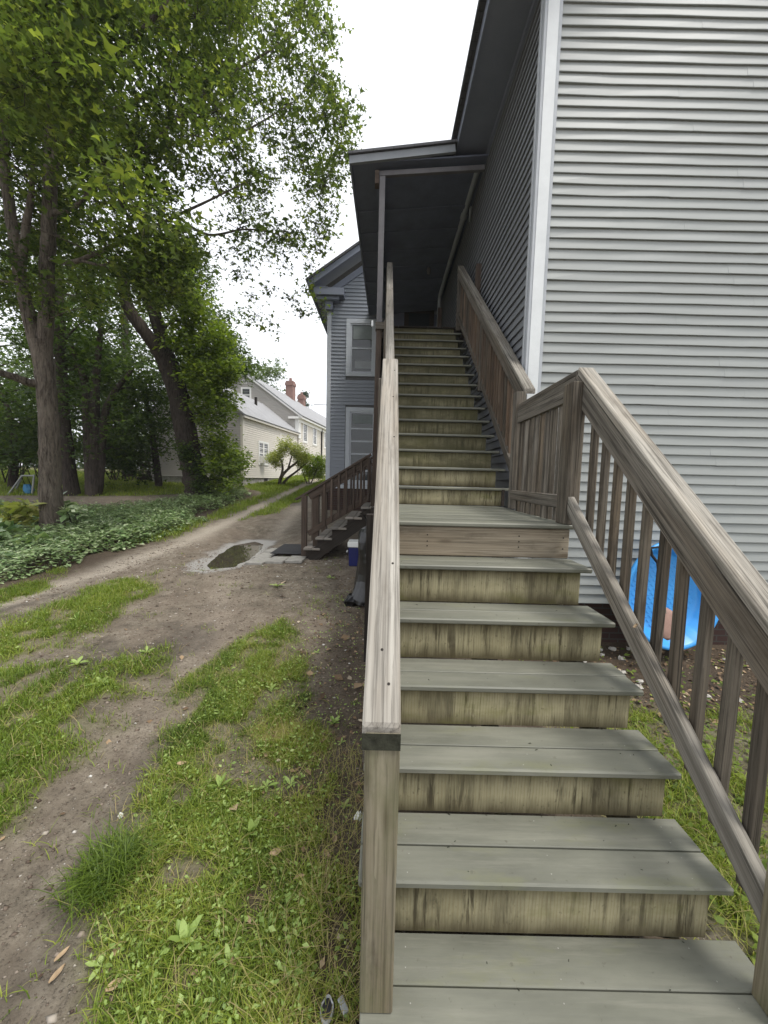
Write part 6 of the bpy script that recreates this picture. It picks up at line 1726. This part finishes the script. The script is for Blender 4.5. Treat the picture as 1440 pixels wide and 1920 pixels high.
g = fobj('leaf_litter', V, F, lmat, None, {'tint': T}); tag(g, 'brown leaf litter strewn under the wall and beside the stairs', 'leaf litter', kind='stuff')

# sprouts and a pale-leaved clump standing in the ground cover by the maple
def sprout(name, label, cat, px, py, Y, h, n, size, mat, seed):
    q0 = at(px, py, Y=Y); x0_, y0_ = float(q0[0]), Y; z0_ = gz(x0_, y0_); r_ = np.random.default_rng(seed)
    t = thing(name, (x0_, y0_, z0_), label, cat); L = Limbs(seed); cs = []
    for k in range(n):
        dx, dy = r_.normal(0, 0.3 * h, 2); tip = (x0_ + dx, y0_ + dy, z0_ + h * r_.uniform(0.55, 1.1))
        L.limb([(x0_ + dx * .2, y0_ + dy * .2, z0_ - 0.03), (x0_ + dx * .6, y0_ + dy * .6, z0_ + h * .5), tip], [0.009, 0.007, 0.003], 5, 3); cs += [(tip, 0.12, 16), ((x0_ + dx * .6, y0_ + dy * .6, z0_ + h * .55), 0.1, 9)]
    L.build('stem', M['vine'] if False else M['barkdark'], t); crown('leaves', cs, size, mat, t, seed + 3, 'oval', 0.07, per=4)
sprout('sapling', 'leafy knee-high sapling growing at the right side of the maple trunk', 'sapling', 141, 985, 7.9, 0.62, 7, 0.12, M['cover'], 301)
sprout('hosta', 'pale yellow-green leafy clump left of the foot of the maple trunk', 'plant', 28, 990, 7.4, 0.5, 10, 0.17, M['shrub'], 302)
sprout('hosta', 'broad green leafy clump at the left edge in front of the maple trunk', 'plant', -5, 1040, 6.4, 0.34, 9, 0.17, M['cover'], 303)
sprout('hosta', 'leafy clump among the ground cover in front of the maple trunk', 'plant', 60, 1052, 6.2, 0.26, 7, 0.13, M['cover'], 304)

# ------------------------------------------------------------------ thin haze volume, added to veil the distance
hm = bpy.data.materials.new('added_haze_air'); hm.use_nodes = True
hn = hm.node_tree; hn.nodes.clear()
ho = hn.nodes.new('ShaderNodeOutputMaterial'); hv_ = hn.nodes.new('ShaderNodeVolumePrincipled')
hv_.inputs['Color'].default_value = (0.93, 0.95, 0.97, 1); hv_.inputs['Density'].default_value = 0.0008
hn.links.new(hv_.outputs[0], ho.inputs['Volume'])
v, f = bxv((-200, -75, -2.5), (200, 300, 24))
hz = wobj('added_haze', v, [tuple(q) for q in f], hm); tag(hz, kind='stuff')
